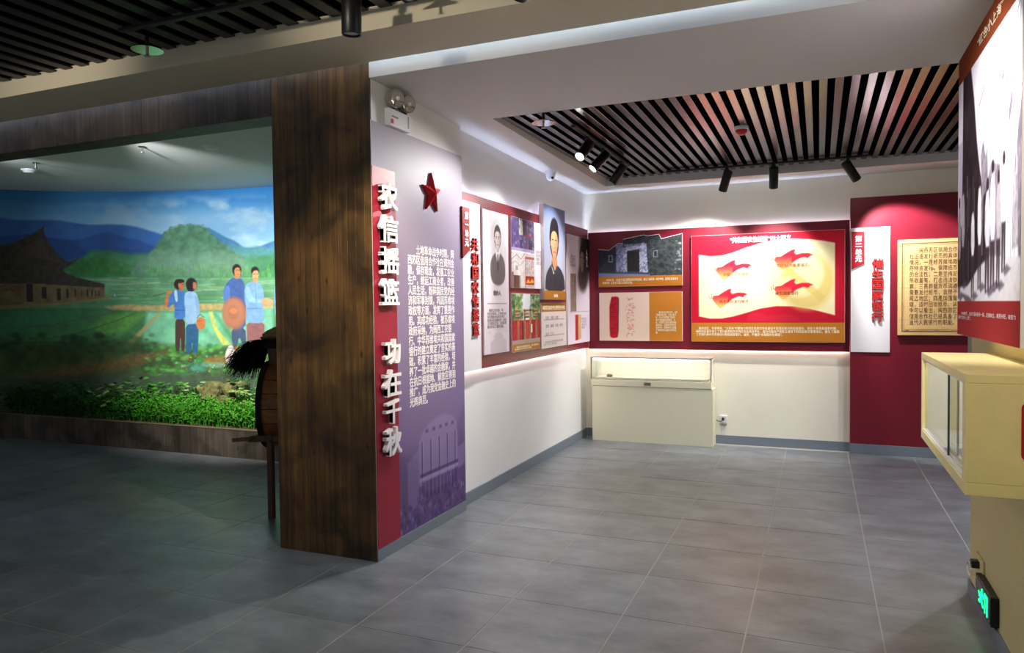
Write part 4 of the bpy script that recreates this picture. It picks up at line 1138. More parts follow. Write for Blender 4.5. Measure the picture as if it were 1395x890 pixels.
spot('added black fill spotlight hidden behind the right wall, aimed at the floor', (1.75, 6.0, 2.893), (-0.4, 5.9, 0.0), 0.20, 0.042, 70, 110, 0.8, col=(0.86, 0.9, 1))
spot('added black fill spotlight hidden behind the right wall, aimed at the back wall foot', (1.75, 6.9, 2.893), (-1.3, 8.2, 0.5), 0.20, 0.042, 60, 62, 0.9, col=(1, 0.97, 0.92))

# ------------------------------------------------------------------ diorama: mural, ceiling, planter
PLAN = np.array([(-10.250,4.550),(-10.137,4.792),(-10.021,5.032),(-9.894,5.266),(-9.750,5.490),(-9.587,5.700),(-9.407,5.896),(-9.214,6.079),(-9.011,6.252),(-8.800,6.415),(-8.579,6.565),(-8.350,6.700),(-8.111,6.819),(-7.866,6.922),(-7.614,7.010),(-7.358,7.082),(-7.098,7.140),(-6.835,7.184),(-6.570,7.217),(-6.304,7.239),(-6.037,7.253),(-5.770,7.262),(-5.503,7.266),(-5.236,7.266),(-4.969,7.263),(-4.702,7.260),(-4.434,7.257),(-4.167,7.253),(-3.900,7.250)])
# image-pixel paint layout from camera projection: column, lower and upper row per plan point
IMAGE_PX = np.array([(-245.7, 585.0, 241.8), (-201.6, 581.1, 245.3), (-159.6, 577.4, 248.6), (-119.2, 574.0, 251.6), (-80.4, 571.1, 254.1), (-43.3, 568.5, 256.2), (-7.6, 566.3, 257.8), (26.8, 564.5, 259.1), (60.2, 562.9, 260.2), (92.4, 561.5, 261.0), (123.8, 560.3, 261.6), (154.0, 559.5, 261.9), (183.1, 558.9, 261.8), (211.4, 558.5, 261.5), (238.8, 558.5, 260.9), (265.4, 558.6, 260.1), (291.3, 559.0, 258.9), (316.6, 559.7, 257.6), (341.5, 560.5, 256.0), (366.2, 561.5, 254.2), (390.8, 562.6, 252.3), (415.4, 563.8, 250.2), (440.3, 565.2, 248.0), (465.5, 566.6, 245.7), (491.0, 568.1, 243.3), (517.2, 569.7, 240.8), (544.2, 571.3, 238.2), (571.7, 572.9, 235.6), (600.0, 574.6, 232.9)])

def paint_mural(c):
    X, Y = c.X, c.Y
    # sky
    t = np.clip((Y - 254) / 90, 0, 1)[:, None]
    c.C = np.array([44, 122, 188]) * (1 - t) + np.array([164, 204, 230]) * t
    cl = fbm(X * .018, Y * .045, 21, 5); cl2 = fbm(X * .05, Y * .08, 33, 4)
    bank = np.clip((cl * .7 + cl2 * .5 - .54) * 4, 0, 1) * np.clip((Y - 262) / 18, 0, 1) * np.clip(.35 + (X - 130) / 260, .25, 1)
    c.C = c.C * (1 - .75 * bank[:, None]) + np.array([196, 214, 224]) * .75 * bank[:, None]
    low = np.exp(-((Y - 300) / 15) ** 2) * np.clip((X - 40) / 160, 0, 1) * (0.35 + 0.6 * cl2)
    c.C = c.C * (1 - .7 * low[:, None]) + np.array([176, 204, 224]) * .7 * low[:, None]
    st = np.exp(-((Y - 268 - 6 * np.sin(X * .02)) / 5) ** 2) * .35 * cl
    c.C = c.C * (1 - st[:, None]) + np.array([24, 92, 168]) * st[:, None]
    # blue ranges
    def ridge(pts, col, base=400, **k):
        c.poly([(pts[0][0], base)] + pts + [(pts[-1][0], base)], col, **k)
    ridge([(-260, 300), (-120, 292), (-60, 298), (0, 295.5), (14, 298), (30, 300), (50, 299.5), (72, 299.5), (84, 300), (100, 303), (125, 306), (150, 305.5), (170, 306), (190, 309), (206, 314), (226, 320), (250, 330)], (58, 104, 172), soft=1.4, noise=.12, ns=.06)
    ridge([(-260, 326), (-100, 318), (-40, 324), (0, 322), (30, 320), (50, 318), (64, 322), (90, 326), (112, 326), (130, 320), (148, 315.5), (160, 319), (176, 324), (192, 327), (206, 333), (226, 338), (250, 342)], (44, 84, 152), soft=1.2, noise=.14, ns=.06)
    ridge([(-260, 340), (0, 336), (50, 330), (75, 324), (95, 328), (110, 335), (120, 342), (150, 338), (190, 340), (230, 342), (260, 345)], (36, 74, 138), soft=1.4, noise=.14, ns=.06)
    # blue-green ranges on the right
    ridge([(278, 312), (286, 310), (296, 315), (308, 322), (322, 328), (334, 337), (346, 338), (356, 335), (366, 331), (380, 326), (420, 322), (480, 326), (600, 320)], (74, 128, 172), soft=1.2, noise=.1)
    ridge([(300, 332), (320, 334), (340, 337), (352, 335), (372, 338), (420, 334), (600, 336)], (84, 146, 150), soft=2, noise=.1)
    # valley greens
    c.poly([(60, 362), (84, 357), (110, 352), (128, 341), (150, 340), (180, 346), (215, 345), (245, 350), (330, 350), (380, 346), (600, 348), (600, 420), (-260, 420), (-260, 380)], (62, 126, 86), 3.0, noise=.22, ns=.08)
    c.poly([(86, 372), (100, 358), (118, 351), (140, 350), (165, 355), (186, 364), (200, 376)], (54, 118, 58), 2, smooth=1, noise=.25, ns=.15)
    # round central hill
    hill = [(176, 376), (190, 356), (204, 346), (214, 336), (222, 326), (228, 316), (236, 310), (248, 307), (262, 306), (276, 307), (284, 311), (290, 319), (298, 326), (308, 333), (318, 341), (330, 350), (340, 362), (350, 376)]
    c.poly(hill, (88, 134, 104), 2.2, noise=.24, ns=.16, seed=9)
    rg = np.random.default_rng(3)
    for _ in range(260):
        x = rg.uniform(200, 335); ht = np.interp(x, [p[0] for p in hill], [p[1] for p in hill]); y = rg.uniform(ht, 370)
        c.ell(x, y, rg.uniform(1.5, 4), rg.uniform(1, 2.4), [(78, 122, 94), (98, 146, 106), (72, 114, 92), (114, 158, 118)][rg.integers(4)], .9, .35)
    for x, y in hill[3:16]:
        c.dabs(5, (x - 4, y - 1, x + 4, y + 3), [(76, 118, 92), (86, 130, 98)], .7, 1.5, int(x), .7, 1.3)
    c.ell(262, 358, 80, 14, (150, 186, 160), 1.2, .45)
    for _ in range(240):   # light bamboo fringe at the foot of the hill
        x = rg.uniform(200, 372); y = rg.uniform(366, 380)
        c.line([(x, y), (x + rg.uniform(-1.5, 1.5), y - rg.uniform(3, 9))], .7, [(120, 184, 78), (90, 160, 66), (70, 140, 70)][rg.integers(3)], .6, .6)
    # paddies
    def band(y0, y1, col, x0=-260, x1=600, n=.2): c.poly([(x0, y0), (x1, y0 - 1), (x1, y1), (x0, y1)], col, 1.2, .95, noise=n, ns=.07)
    band(378, 404, (98, 150, 108)); band(401, 424, (86, 144, 98)); band(420, 500, (66, 124, 72))
    for _ in range(120):
        x = rg.uniform(110, 400); y = rg.uniform(378, 416); l = rg.uniform(8, 40)
        c.line([(x, y), (x + l, y + rg.uniform(-.6, .8))], rg.uniform(.5, 1.1), [(196, 186, 128), (150, 196, 150), (64, 130, 84), (168, 208, 176)][rg.integers(4)], .5, .8)
    c.poly([(142, 417), (172, 414), (206, 416), (240, 414), (300, 413), (372, 412), (372, 420), (300, 422), (240, 424), (190, 423), (150, 421)], (196, 160, 104), 1.4, .85, noise=.2)
    c.poly([(200, 424), (290, 424), (318, 470), (190, 478)], (130, 206, 168), 3, .75, noise=.2, ns=.1); c.poly([(292, 424), (372, 418), (372, 470), (325, 470)], (140, 208, 182), 3, .7, noise=.2, ns=.1)
    c.poly([(120, 446), (150, 428), (200, 426), (170, 452), (140, 456)], (112, 176, 66), 3, .6, noise=.2)
    c.poly([(0, 430), (80, 424), (140, 424), (60, 450), (0, 456)], (64, 138, 100), 4, .6, noise=.2)
    for a, b in (([(0, 446), (60, 444), (120, 432), (165, 424)], (92, 96, 52)), ([(60, 462), (110, 452), (160, 436), (186, 425)], (70, 92, 52)), ([(0, 466), (60, 466), (130, 470)], (58, 84, 52))):
        c.line(a, 1.4, b, .7, 1.5)
    c.poly([(216, 425), (220, 426), (178, 470), (168, 470)], (176, 158, 104), 1, .85); c.poly([(284, 424), (289, 424), (296, 448), (314, 470), (302, 470), (290, 448)], (206, 206, 100), 1, .9, noise=.15)
    # old house on the left
    roof = [(-60, 352), (0, 334.6), (20, 331), (36, 324), (40.5, 318.6), (43, 321), (54, 314), (63.5, 307.5), (62, 315), (66, 324), (70, 332.5), (81, 347), (92, 356), (100, 355.5), (109, 351.2), (102.5, 358), (87.5, 366.6), (90, 371), (104.6, 377), (125, 382), (143, 386.5), (143, 391), (110, 389), (60, 386), (0, 386), (-60, 386)]
    wall = [(-60, 372), (0, 366), (50, 374), (100, 384), (143, 389), (143, 405), (90, 411), (0, 416), (-60, 418)]
    c.poly([(-60, 420), (0, 415), (90, 410), (150, 404), (150, 407), (90, 414), (0, 421), (-60, 426)], (150, 124, 82), 1, .9)
    c.poly(wall, (122, 104, 74), .8, noise=.25, ns=.12); c.poly(roof, (66, 58, 52), .8, noise=.25, ns=.2)
    c.poly([(30, 340), (60, 322), (66, 346), (80, 356), (60, 352), (44, 348)], (84, 72, 62), 1, .6)
    c.line([(20, 345), (44, 330), (62, 316)], .8, (40, 36, 34), .7); c.line([(60, 386), (110, 389), (143, 391)], .9, (40, 36, 34), .8)
    for x, w, y0, y1 in ((36, 9, 386, 411), (58, 6, 390, 406), (78, 5, 392, 408), (91, 3, 393, 405), (102, 2.4, 393, 404), (111, 2, 394, 404), (119, 1.6, 394, 404), (125, 1.5, 394, 403), (130, 1.4, 395, 403), (135, 1.3, 395, 403)):
        c.rect(x, y0, x + w, y1, (48, 40, 34), .92)
    c.rect(6, 360, 16, 368, (50, 44, 40), .8); c.rect(56, 366, 61, 374, (50, 44, 40), .8)
    c.dabs(50, (0, 388, 34, 396), [(120, 70, 44), (96, 80, 60)], .8, 2, 6, .4)
    # near ground
    c.poly([(-260, 470), (120, 466), (170, 462), (230, 470), (280, 478), (330, 470), (600, 472), (600, 600), (-260, 600)], (62, 84, 44), 5, .95, noise=.35, ns=.07)
    c.poly([(20, 512), (80, 498), (150, 490), (210, 476), (232, 480), (180, 500), (110, 512), (50, 524)], (128, 92, 54), 5, .7, noise=.3)
    c.dabs(420, (196, 470, 372, 522), [(70, 150, 54), (96, 176, 66), (44, 110, 50), (120, 186, 90), (60, 130, 84)], 1, 3, 12, .65)
    c.dabs(110, (0, 455, 210, 480), [(40, 72, 40), (54, 96, 46), (36, 60, 36)], 1.5, 4, 13, .5)
    c.dabs(50, (236, 478, 345, 512), [(214, 96, 70), (226, 206, 150), (150, 190, 210), (200, 110, 60)], .5, 1.2, 15, .85, 1.1)
    c.poly([(278, 487), (330, 482), (334, 492), (300, 496), (276, 494)], (168, 112, 60), 2, .7, noise=.2)
    c.ell(268, 500, 12, 7, (70, 150, 150), .8, .6); c.ell(292, 497, 14, 4, (150, 200, 190), .8, .5)
    c.poly([(-260, 520), (200, 510), (280, 508), (372, 505), (600, 506), (600, 600), (-260, 600)], (74, 88, 72), 4, .85, noise=.2, ns=.1)
    # ---- painted figures; pixels of an enlarged image crop, scaled to image pixels
    T = lambda P_: [(210 + x / 5.565, 340 + y / 5.565) for x, y in P_]
    def pg(P_, col, s=.45, a=1, sm=1, n=.10): c.poly(T(P_), col, s, a, smooth=sm, noise=n, ns=.22)
    def el(x, y, rx, ry, col, a=1): c.ell(210 + x / 5.565, 340 + y / 5.565, rx / 5.565, ry / 5.565, col, .25, a)
    def ln(P_, w, col, a=1): c.line(T(P_), w, col, a, .5)
    c.dabs(20, (325, 398, 332, 402), [(150, 180, 170)], .6, 1, 2, .5); c.rect(156, 400, 160, 404, (190, 200, 210), .6); c.rect(158, 398, 160, 404, (60, 70, 80), .5)
    # 1 man with pole
    ln([(-10, 352), (95, 326)], 1.1, (110, 64, 36))
    pg([(158, 515), (228, 515), (232, 640), (222, 770), (196, 770), (194, 640), (186, 770), (152, 765), (154, 640)], (74, 48, 44))
    pg([(118, 345), (150, 310), (190, 298), (242, 322), (240, 420), (232, 528), (150, 525), (156, 460), (150, 400), (112, 440), (96, 432)], (66, 118, 184))
    pg([(150, 312), (176, 300), (182, 390), (164, 396)], (176, 208, 226)); ln([(160, 458), (236, 458)], .7, (40, 64, 104))
    pg([(80, 410), (88, 345), (104, 338), (112, 360), (104, 438), (84, 430)], (206, 122, 74)); el(116, 322, 24, 13, (206, 122, 74))
    el(192, 262, 38, 40, (40, 28, 26)); el(208, 266, 22, 32, (206, 112, 78)); pg([(192, 286), (218, 292), (214, 318), (192, 306)], (190, 104, 72)); el(200, 236, 34, 16, (40, 28, 26)); ln([(214, 262), (222, 262)], .6, (60, 34, 30)); ln([(212, 282), (222, 281)], .6, (150, 60, 50))
    # 2 woman with basket
    pg([(236, 560), (334, 560), (330, 660), (322, 790), (284, 780), (282, 680), (268, 790), (230, 785), (234, 660)], (44, 92, 132))
    pg([(232, 330), (262, 312), (312, 318), (334, 350), (338, 440), (328, 500), (316, 560), (232, 566), (236, 470), (228, 400)], (152, 186, 222)); ln([(238, 464), (310, 464)], .6, (110, 146, 186)); pg([(306, 340), (334, 350), (346, 460), (340, 500), (318, 500), (320, 430)], (136, 172, 212))
    el(286, 262, 42, 50, (34, 26, 28)); pg([(296, 240), (322, 246), (328, 272), (318, 300), (298, 300)], (190, 112, 84)); pg([(256, 270), (300, 290), (298, 318), (250, 310)], (34, 26, 28)); ln([(316, 264), (324, 264)], .5, (50, 30, 30))
    pg([(318, 515), (378, 508), (388, 580), (352, 606), (318, 596)], (196, 116, 62)); ln([(322, 514), (346, 488), (376, 510)], .8, (110, 60, 34)); ln([(324, 540), (384, 534)], .6, (150, 80, 44))
    # 3 man with wide hat
    pg([(580, 580), (690, 580), (690, 720), (664, 735), (640, 650), (622, 735), (586, 735)], (70, 84, 112)); pg([(600, 735), (630, 730), (626, 760), (600, 760)], (170, 100, 64)); pg([(648, 735), (676, 728), (684, 756), (650, 758)], (170, 100, 64))
    pg([(528, 300), (560, 240), (602, 208), (660, 210), (692, 260), (700, 380), (690, 480), (690, 600), (580, 600), (575, 440), (560, 440), (528, 400)], (66, 92, 150)); pg([(528, 300), (560, 260), (580, 300), (578, 440), (560, 446), (526, 380)], (82, 116, 182))
    el(606, 480, 92, 122, (166, 106, 78)); el(600, 476, 74, 100, (182, 122, 92), .6); el(598, 474, 40, 56, (158, 98, 74), .5); el(600, 462, 30, 22, (198, 122, 80))
    el(632, 154, 34, 46, (30, 24, 26)); pg([(612, 140), (650, 130), (662, 165), (656, 195), (636, 212), (614, 196)], (206, 136, 90)); pg([(612, 190), (652, 200), (646, 222), (612, 216)], (188, 118, 80)); ln([(624, 156), (634, 155)], .6, (40, 26, 24)); ln([(646, 154), (656, 153)], .6, (40, 26, 24)); ln([(634, 186), (652, 185)], .6, (140, 64, 50))
    # 4 man reaching out
    pg([(694, 540), (834, 540), (832, 640), (820, 800), (786, 800), (768, 650), (744, 810), (704, 810), (698, 660)], (140, 92, 92)); pg([(716, 810), (740, 806), (750, 880), (722, 884)], (206, 116, 52)); pg([(792, 800), (816, 798), (842, 856), (800, 856)], (206, 116, 52))
    pg([(686, 280), (730, 238), (800, 240), (826, 290), (838, 360), (820, 392), (824, 460), (834, 556), (690, 552), (700, 440), (686, 380)], (120, 158, 214)); pg([(690, 300), (720, 270), (736, 340), (760, 372), (812, 372), (812, 400), (740, 402), (704, 380)], (142, 180, 228)); ln([(702, 444), (822, 446)], .6, (80, 112, 166)); ln([(770, 260), (776, 440)], .5, (88, 120, 172))
    pg([(808, 374), (850, 366), (890, 372), (904, 396), (896, 424), (860, 412), (812, 402)], (222, 152, 112)); el(770, 160, 30, 34, (34, 26, 26)); pg([(750, 160), (792, 152), (798, 190), (788, 226), (768, 240), (752, 216)], (226, 160, 112)); pg([(752, 222), (786, 226), (790, 248), (752, 246)], (206, 140, 98)); ln([(758, 184), (768, 183)], .6, (50, 34, 30)); ln([(780, 182), (790, 181)], .6, (50, 34, 30)); ln([(766, 218), (784, 217)], .6, (160, 84, 66))
    # 5 farmer partly hidden further right
    pg([(905, 300), (940, 240), (1000, 236), (1040, 300), (1040, 560), (920, 560)], (120, 150, 190)); el(972, 170, 34, 46, (40, 30, 28)); el(976, 182, 26, 38, (210, 146, 104)); pg([(920, 560), (1036, 560), (1030, 800), (930, 800)], (96, 84, 96))
    # sacks
    for x, y, rx, ry in ((572, 800, 42, 78), (632, 820, 42, 66)):
        pg([(x - rx, y + ry * .7), (x - rx * 1.02, y - ry * .2), (x - rx * .5, y - ry * .8), (x - 6, y - ry), (x + 12, y - ry * .98), (x + rx * .6, y - ry * .7), (x + rx, y), (x + rx * .9, y + ry * .8), (x, y + ry)], (208, 194, 186), .5, 1, 2, .22)
        ln([(x - 20, y - ry * .72), (x + 26, y - ry * .7)], .6, (130, 112, 106)); ln([(x - 10, y - 20), (x - 18, y + 40)], .6, (160, 146, 140), .7)

mu_nx, mu_nz = 620, 300
ii = np.arange(len(PLAN), dtype=float); si = np.linspace(3.0, 23.5, mu_nx)
px = np.interp(si, ii, PLAN[:, 0]); py = np.interp(si, ii, PLAN[:, 1])
for _ in range(3):
    ker = np.ones(31) / 31
    px[15:-15] = np.convolve(px, ker, 'valid'); py[15:-15] = np.convolve(py, ker, 'valid')
ax_ = np.interp(si, ii, IMAGE_PX[:, 0]); a0_ = np.interp(si, ii, IMAGE_PX[:, 1]); a1_ = np.interp(si, ii, IMAGE_PX[:, 2])
zz_ = np.linspace(0.25, 3.05, mu_nz)
tt_ = (zz_ - 0.25) / 2.8
V = np.stack([np.tile(px, mu_nz), np.tile(py, mu_nz), np.repeat(zz_, mu_nx)], 1)
cv = Canvas(np.tile(ax_, mu_nz), (a0_[None, :] * (1 - tt_[:, None]) + a1_[None, :] * tt_[:, None]).ravel())
paint_mural(cv)
mu = thing('mural', 'curved landscape mural with hills, paddies, farmhouse and farmers behind timber opening', 'mural', (-6.8, 7.1, 0.25))
grid_obj('painted_surface', V, mu_nx, mu_nz, cv.C, 'print_matte', mu)
g = G()                                                   # backing of the curved wall
bk = list(zip(px[::20], py[::20])); nb = len(bk)
nrm = []
for k in range(nb):
    a, b = bk[max(k - 1, 0)], bk[min(k + 1, nb - 1)]
    d = Vector((b[0] - a[0], b[1] - a[1], 0)).normalized(); nrm.append(Vector((-d.y, d.x, 0)))
for k in range(nb - 1):
    A0, A1 = Vector((*bk[k], 0)) + nrm[k] * 0.02, Vector((*bk[k + 1], 0)) + nrm[k + 1] * 0.02
    B0_, B1_ = A0 + nrm[k] * 0.1, A1 + nrm[k + 1] * 0.1
    zt = Vector((0, 0, 3.06))
    g.hexa([A0, A1, B1_, B0_, A0 + zt, A1 + zt, B1_ + zt, B0_ + zt])
struct('wall_diorama', g, 'wall_cream')
struct('ceiling_diorama', G().box(-10.6, -2.8, YP + 0.2, 7.5, 3.05, 3.12), 'ceiling_white')

# planter kerb: planks on a core, light top edge
curb = struct('wall_planter', G().box(-9.62, -3.14, 5.864, 5.90, 0, 0.29), 'soil')
planks(curb, 'wood_curb', -9.62, -3.14, 5.85, 0, 0.29, 0.13, th=0.014, seed=9)
G().box(-9.62, -3.14, 5.846, 5.905, 0.29, 0.296).build('top_edge', 'wood_edge', curb)
# soil mound
sx = np.linspace(-9.5, -3.3, 90); sv = np.linspace(0, 1, 14)
SXg, SVg = np.meshgrid(sx, sv); SXg = SXg.ravel(); SVg = SVg.ravel()
yb_ = np.minimum(np.interp(SXg, px, py) - 0.02, 7.24); yb_ = np.maximum(yb_, 5.93)
sy = 5.9 + (yb_ - 5.9) * SVg
def soil_h(x, y): return 0.272 + 0.12 * np.clip((y - 5.9) / 1.2, 0, 1) + 0.03 * fbm(x * 4, y * 4, 3)
Vs = np.stack([SXg, sy, soil_h(SXg, sy)], 1)
so_ = grid_obj('soil_bed', Vs, 90, 14, np.full((len(Vs), 3), 100.0), 'soil', None)
tag(so_, 'brown soil filling the planter in front of the mural', 'soil', kind='stuff')

class Leaves:
    def __init__(self): self.v = []; self.f = []
    def leaf(self, p, az, el, L, w, fold=0.25):
        d = Vector((math.cos(az) * math.cos(el), math.sin(az) * math.cos(el), math.sin(el)))
        s = Vector((-math.sin(az), math.cos(az), 0)); n = d.cross(s)
        p = Vector(p); m = p + d * (L * .5) - n * (L * .05); e = p + d * L - Vector((0, 0, L * .2))
        k = len(self.v)
        self.v += [tuple(p), tuple(m + s * w * .5 + n * (-w * fold)), tuple(e), tuple(m - s * w * .5 + n * (-w * fold)), tuple(m)]
        self.f += [(k, k + 1, k + 4), (k + 1, k + 2, k + 4), (k + 2, k + 3, k + 4), (k + 3, k, k + 4)]
    def stem(self, a, b, r=.0022):
        a, b = Vector(a), Vector(b); k = len(self.v)
        for p in (a, b):
            for t in range(3):
                self.v.append(tuple(p + Vector((r * math.cos(t * 2.094), r * math.sin(t * 2.094), 0))))
        self.f += [(k + t, k + (t + 1) % 3, k + 3 + (t + 1) % 3, k + 3 + t) for t in range(3)]
    def build(self, name, m, parent=None, pivot=None):
        g = G(); g.v = self.v; g.f = self.f
        return g.build(name, m, parent, pivot=pivot)
rg = random.Random(5)
def cover(name, label, m, x0, x1, y0, y1, n, h0, h1, L, w):
    lv = Leaves()
    for _ in range(n):
        x = rg.uniform(x0, x1); y = rg.uniform(y0, y1); z = float(soil_h(np.array([x]), np.array([y]))[0]); h = rg.uniform(h0, h1)
        tx, ty_ = x + rg.uniform(-.03, .03), y + rg.uniform(-.03, .03)
        lv.stem((x, y, z - .01), (tx, ty_, z + h))
        for k in range(7):
            f = .3 + .7 * k / 6
            lv.leaf((x + (tx - x) * f, y + (ty_ - y) * f, z + h * f), rg.uniform(0, 6.28), rg.uniform(.1, 1.0), L * rg.uniform(.7, 1.2), w)
    o = lv.build(name, m); tag(o, label, 'ground cover', kind='stuff')
cover('ground_cover', 'bright green low leafy ground cover in the lit planter', 'leaf_bright', -8.0, -3.6, 5.93, 6.32, 2600, .09, .25, .05, .024)
cover('ground_cover', 'dark green low leafy ground cover at the dim left of planter', 'leaf_dark', -9.3, -7.2, 5.93, 6.25, 900, .08, .24, .06, .035)

def plant(label, x, y, n, h, L, w, m, seed):
    r_ = random.Random(seed); z = float(soil_h(np.array([x]), np.array([y]))[0])
    t = thing('leafy_plant', label, 'plant', (x, y, z), 'broad-leaved plants in the planter')
    st = Leaves(); lv = Leaves()
    for _ in range(n):
        az = r_.uniform(0, 6.28); hh = h * r_.uniform(.4, 1); sp = h * r_.uniform(.1, .55)
        tip = (x + sp * math.cos(az), y + sp * math.sin(az) * .7, z + hh)
        st.stem((x, y, z - .01), tip, .003); lv.leaf(tip, az, r_.uniform(-.3, .6), L * r_.uniform(.7, 1.2), w * r_.uniform(.8, 1.2), .15)
    st.build('stems', 'leaf_dark', t); lv.build('leaves', m, t)
PL = [(-9.2, 6.0, 'broad-leaved dark plant at the far left end of planter', 'leaf_dark'), (-8.85, 6.12, 'spreading dark plant second from the left end of planter', 'leaf_dark'), (-8.5, 6.2, 'bushy dark plant left of the pale-leaved clump', 'leaf_dark'),
      (-8.1, 6.05, 'dark bushy plant in the dim left half of planter front', 'leaf_dark'), (-7.85, 6.28, 'tall dark leafy plant behind the left ground cover', 'leaf_dark'), (-7.62, 6.05, 'pale round-leaved plant overhanging the planter edge', 'leaf_pale'),
      (-7.35, 6.3, 'tallest broad-leaved green plant left of planter middle', 'leaf_bright'), (-7.05, 6.4, 'small green plant behind the bright ground cover middle', 'leaf_bright'), (-6.75, 6.42, 'slender leafy plant left of the mossy rocks', 'leaf_pale'),
      (-5.95, 6.5, 'glossy dark green plant right behind the mossy rocks', 'leaf_dark'), (-5.78, 6.3, 'pale white-green plant right of the mossy rocks', 'leaf_pale'), (-5.5, 6.2, 'pale bushy plant beside the wooden winnower', 'leaf_pale'), (-5.3, 6.4, 'pale leafy plant partly hidden behind the winnower drum', 'leaf_pale')]
for k, (x, y, lab, m) in enumerate(PL):
    plant(lab, x, y, 46, .36 if k not in (6, 9) else .44, .10, .075, m, 20 + k)

def rock(label, c, r, sx_, sy_, sz_, seed):
    bm = bmesh.new(); bmesh.ops.create_icosphere(bm, subdivisions=3, radius=1)
    co = np.array([v.co[:] for v in bm.verts])
    n = fbm(co[:, 0] * 1.7 + seed, co[:, 1] * 1.7 + co[:, 2] * 2.3, seed, 4)
    for v, k in zip(bm.verts, n):
        v.co *= (.45 + 1.1 * k); v.co = Vector((v.co.x * r * sx_, v.co.y * r * sy_, v.co.z * r * sz_))
    me = bpy.data.meshes.new('mossy_rock'); bm.to_mesh(me); bm.free(); me.materials.append(MATS['rock'])
    o = bpy.data.objects.new('mossy_rock', me); COL.objects.link(o); o.location = c
    tag(o, label, 'rock', 'rocks in the planter')
rock('mossy yellow-brown rock, left of the pair at the back of the planter', (-6.42, 6.40, .58), .15, 1.2, 1, .8, 2)
rock('mossy yellow-brown rock, right of the pair at the back of the planter', (-6.12, 6.42, .60), .14, 1.1, 1, .9, 5)
rock('low pale rock half sunk in the ground cover below the rock pair', (-6.08, 6.26, .50), .12, 1.3, 1, .7, 9)

# detectors and sprinklers on the diorama ceiling
def detector(x, y, label, r=.07):
    t = thing('smoke_detector', label, 'detector', (x, y, 3.05), 'detectors on the diorama ceiling')
    G().lathe([(r, 0), (r, -.012), (r * .92, -.02)], (x, y, 3.05), n=24).build('base', 'plastic_white', t, smooth=True)
    G().lathe([(r * .8, -.02), (r * .62, -.036), (r * .3, -.04)], (x, y, 3.05), n=24).build('cap', 'plastic_white', t, smooth=True)
detector(-7.75, 5.25, 'round white detector at the left of the diorama ceiling'); detector(-5.16, 5.2, 'round white detector at the right of the diorama ceiling')
def pendant(x, y, label):
    t = thing('ceiling_sprinkler', label, 'sprinkler', (x, y, 3.05), 'sprinklers on the diorama ceiling')
    G().lathe([(.035, 0), (.03, -.006)], (x, y, 3.05), n=16).build('escutcheon', 'steel', t, smooth=True)
    G().cyl((x, y, 3.044), (x, y, 3.0), .008, n=8).build('nozzle', 'steel', t); G().cyl((x, y, 3.0), (x, y, 2.996), .02, n=12).build('deflector', 'steel', t)
pendant(-7.34, 5.05, 'pendant sprinkler beside the left detector on the diorama ceiling'); pendant(-5.76, 4.97, 'pendant sprinkler left of the right detector on the diorama ceiling')
# diorama spotlights on a track hidden behind the lintel
rail('d', 'black lighting track behind the timber lintel', (-8.8, 4.2), (-3.6, 4.2), 3.0, 3.05)
spot('black spotlight behind the lintel aimed at the painted farmers', (-4.42, 4.2, 3.0), (-5.9, 7.0, .9), .14, .04, P_DIO, 62, .8, col=(1, .97, .88), drop=.02)
spot('black spotlight behind the lintel aimed at the painted sky and hill', (-5.4, 4.2, 3.0), (-6.4, 7.1, 1.9), .14, .04, P_DIO * .5, 70, .8, col=(.9, .97, 1), drop=.02)
spot('black spotlight behind the lintel aimed at the painted farmhouse', (-7.3, 4.2, 3.0), (-7.7, 6.8, 2.2), .14, .04, P_DIO * .07, 80, .9, col=(.85, .95, 1), drop=.02)

# ------------------------------------------------------------------ winnowing machine behind the pillar
wm = thing('winnowing_machine', 'wooden winnowing machine with round plank drum half hidden by timber pillar', 'winnower', (-3.66, 4.66, 0))
C0 = Vector((-3.96, 4.53, .80)); AX = Vector((.9, .43, 0)).normalized(); SD = Vector((-AX.y, AX.x, 0)); RD = .325; LD = .62
NS = 18
for k in range(NS):
    a0, a1 = 2 * math.pi * k / NS + .012, 2 * math.pi * (k + 1) / NS - .012
    ring = []
    for r_, a in ((RD, a0), (RD, (a0 + a1) / 2), (RD, a1), (RD - .018, a1), (RD - .018, a0)):
        ring.append(C0 + SD * (r_ * math.cos(a)) + Vector((0, 0, r_ * math.sin(a))))
    G().prism(ring, AX * LD).build('drum_stave', 'wood_drum', wm)
for o_ in (0.0, LD - .03):
    g = G(); n = 40
    vs = []
    for rr_, dd in ((RD + .012, -.012), (RD + .012, .028), (RD - .03, .028), (RD - .03, -.012)):
        for k in range(n):
            a = 2 * math.pi * k / n; vs.append(C0 + AX * (o_ + dd) + SD * (rr_ * math.cos(a)) + Vector((0, 0, rr_ * math.sin(a))))
    g.add(vs, [(q_ * n + k, q_ * n + (k + 1) % n, ((q_ + 1) % 4) * n + (k + 1) % n, ((q_ + 1) % 4) * n + k) for q_ in range(4) for k in range(n)])
    g.build('rim', 'fibre', wm, smooth=True)
G().cyl(C0 + AX * .01, C0 + AX * .02, RD - .03, n=36).build('end_disc', 'wood_drum', wm)
def bar(nm, a, b, w, h, p=wm, m='wood_frame'):
    a, b = Vector(a), Vector(b); d = (b - a).normalized(); s = d.cross(Vector((0, 0, 1)))
    if s.length < 1e-3: s = Vector((1, 0, 0))
    s = s.normalized() * (w / 2); u_ = s.cross(d).normalized() * (h / 2)
    return G().hexa([a - s - u_, a + s - u_, a + s + u_, a - s + u_, b - s - u_, b + s - u_, b + s + u_, b - s + u_]).build(nm, m, p, .003)
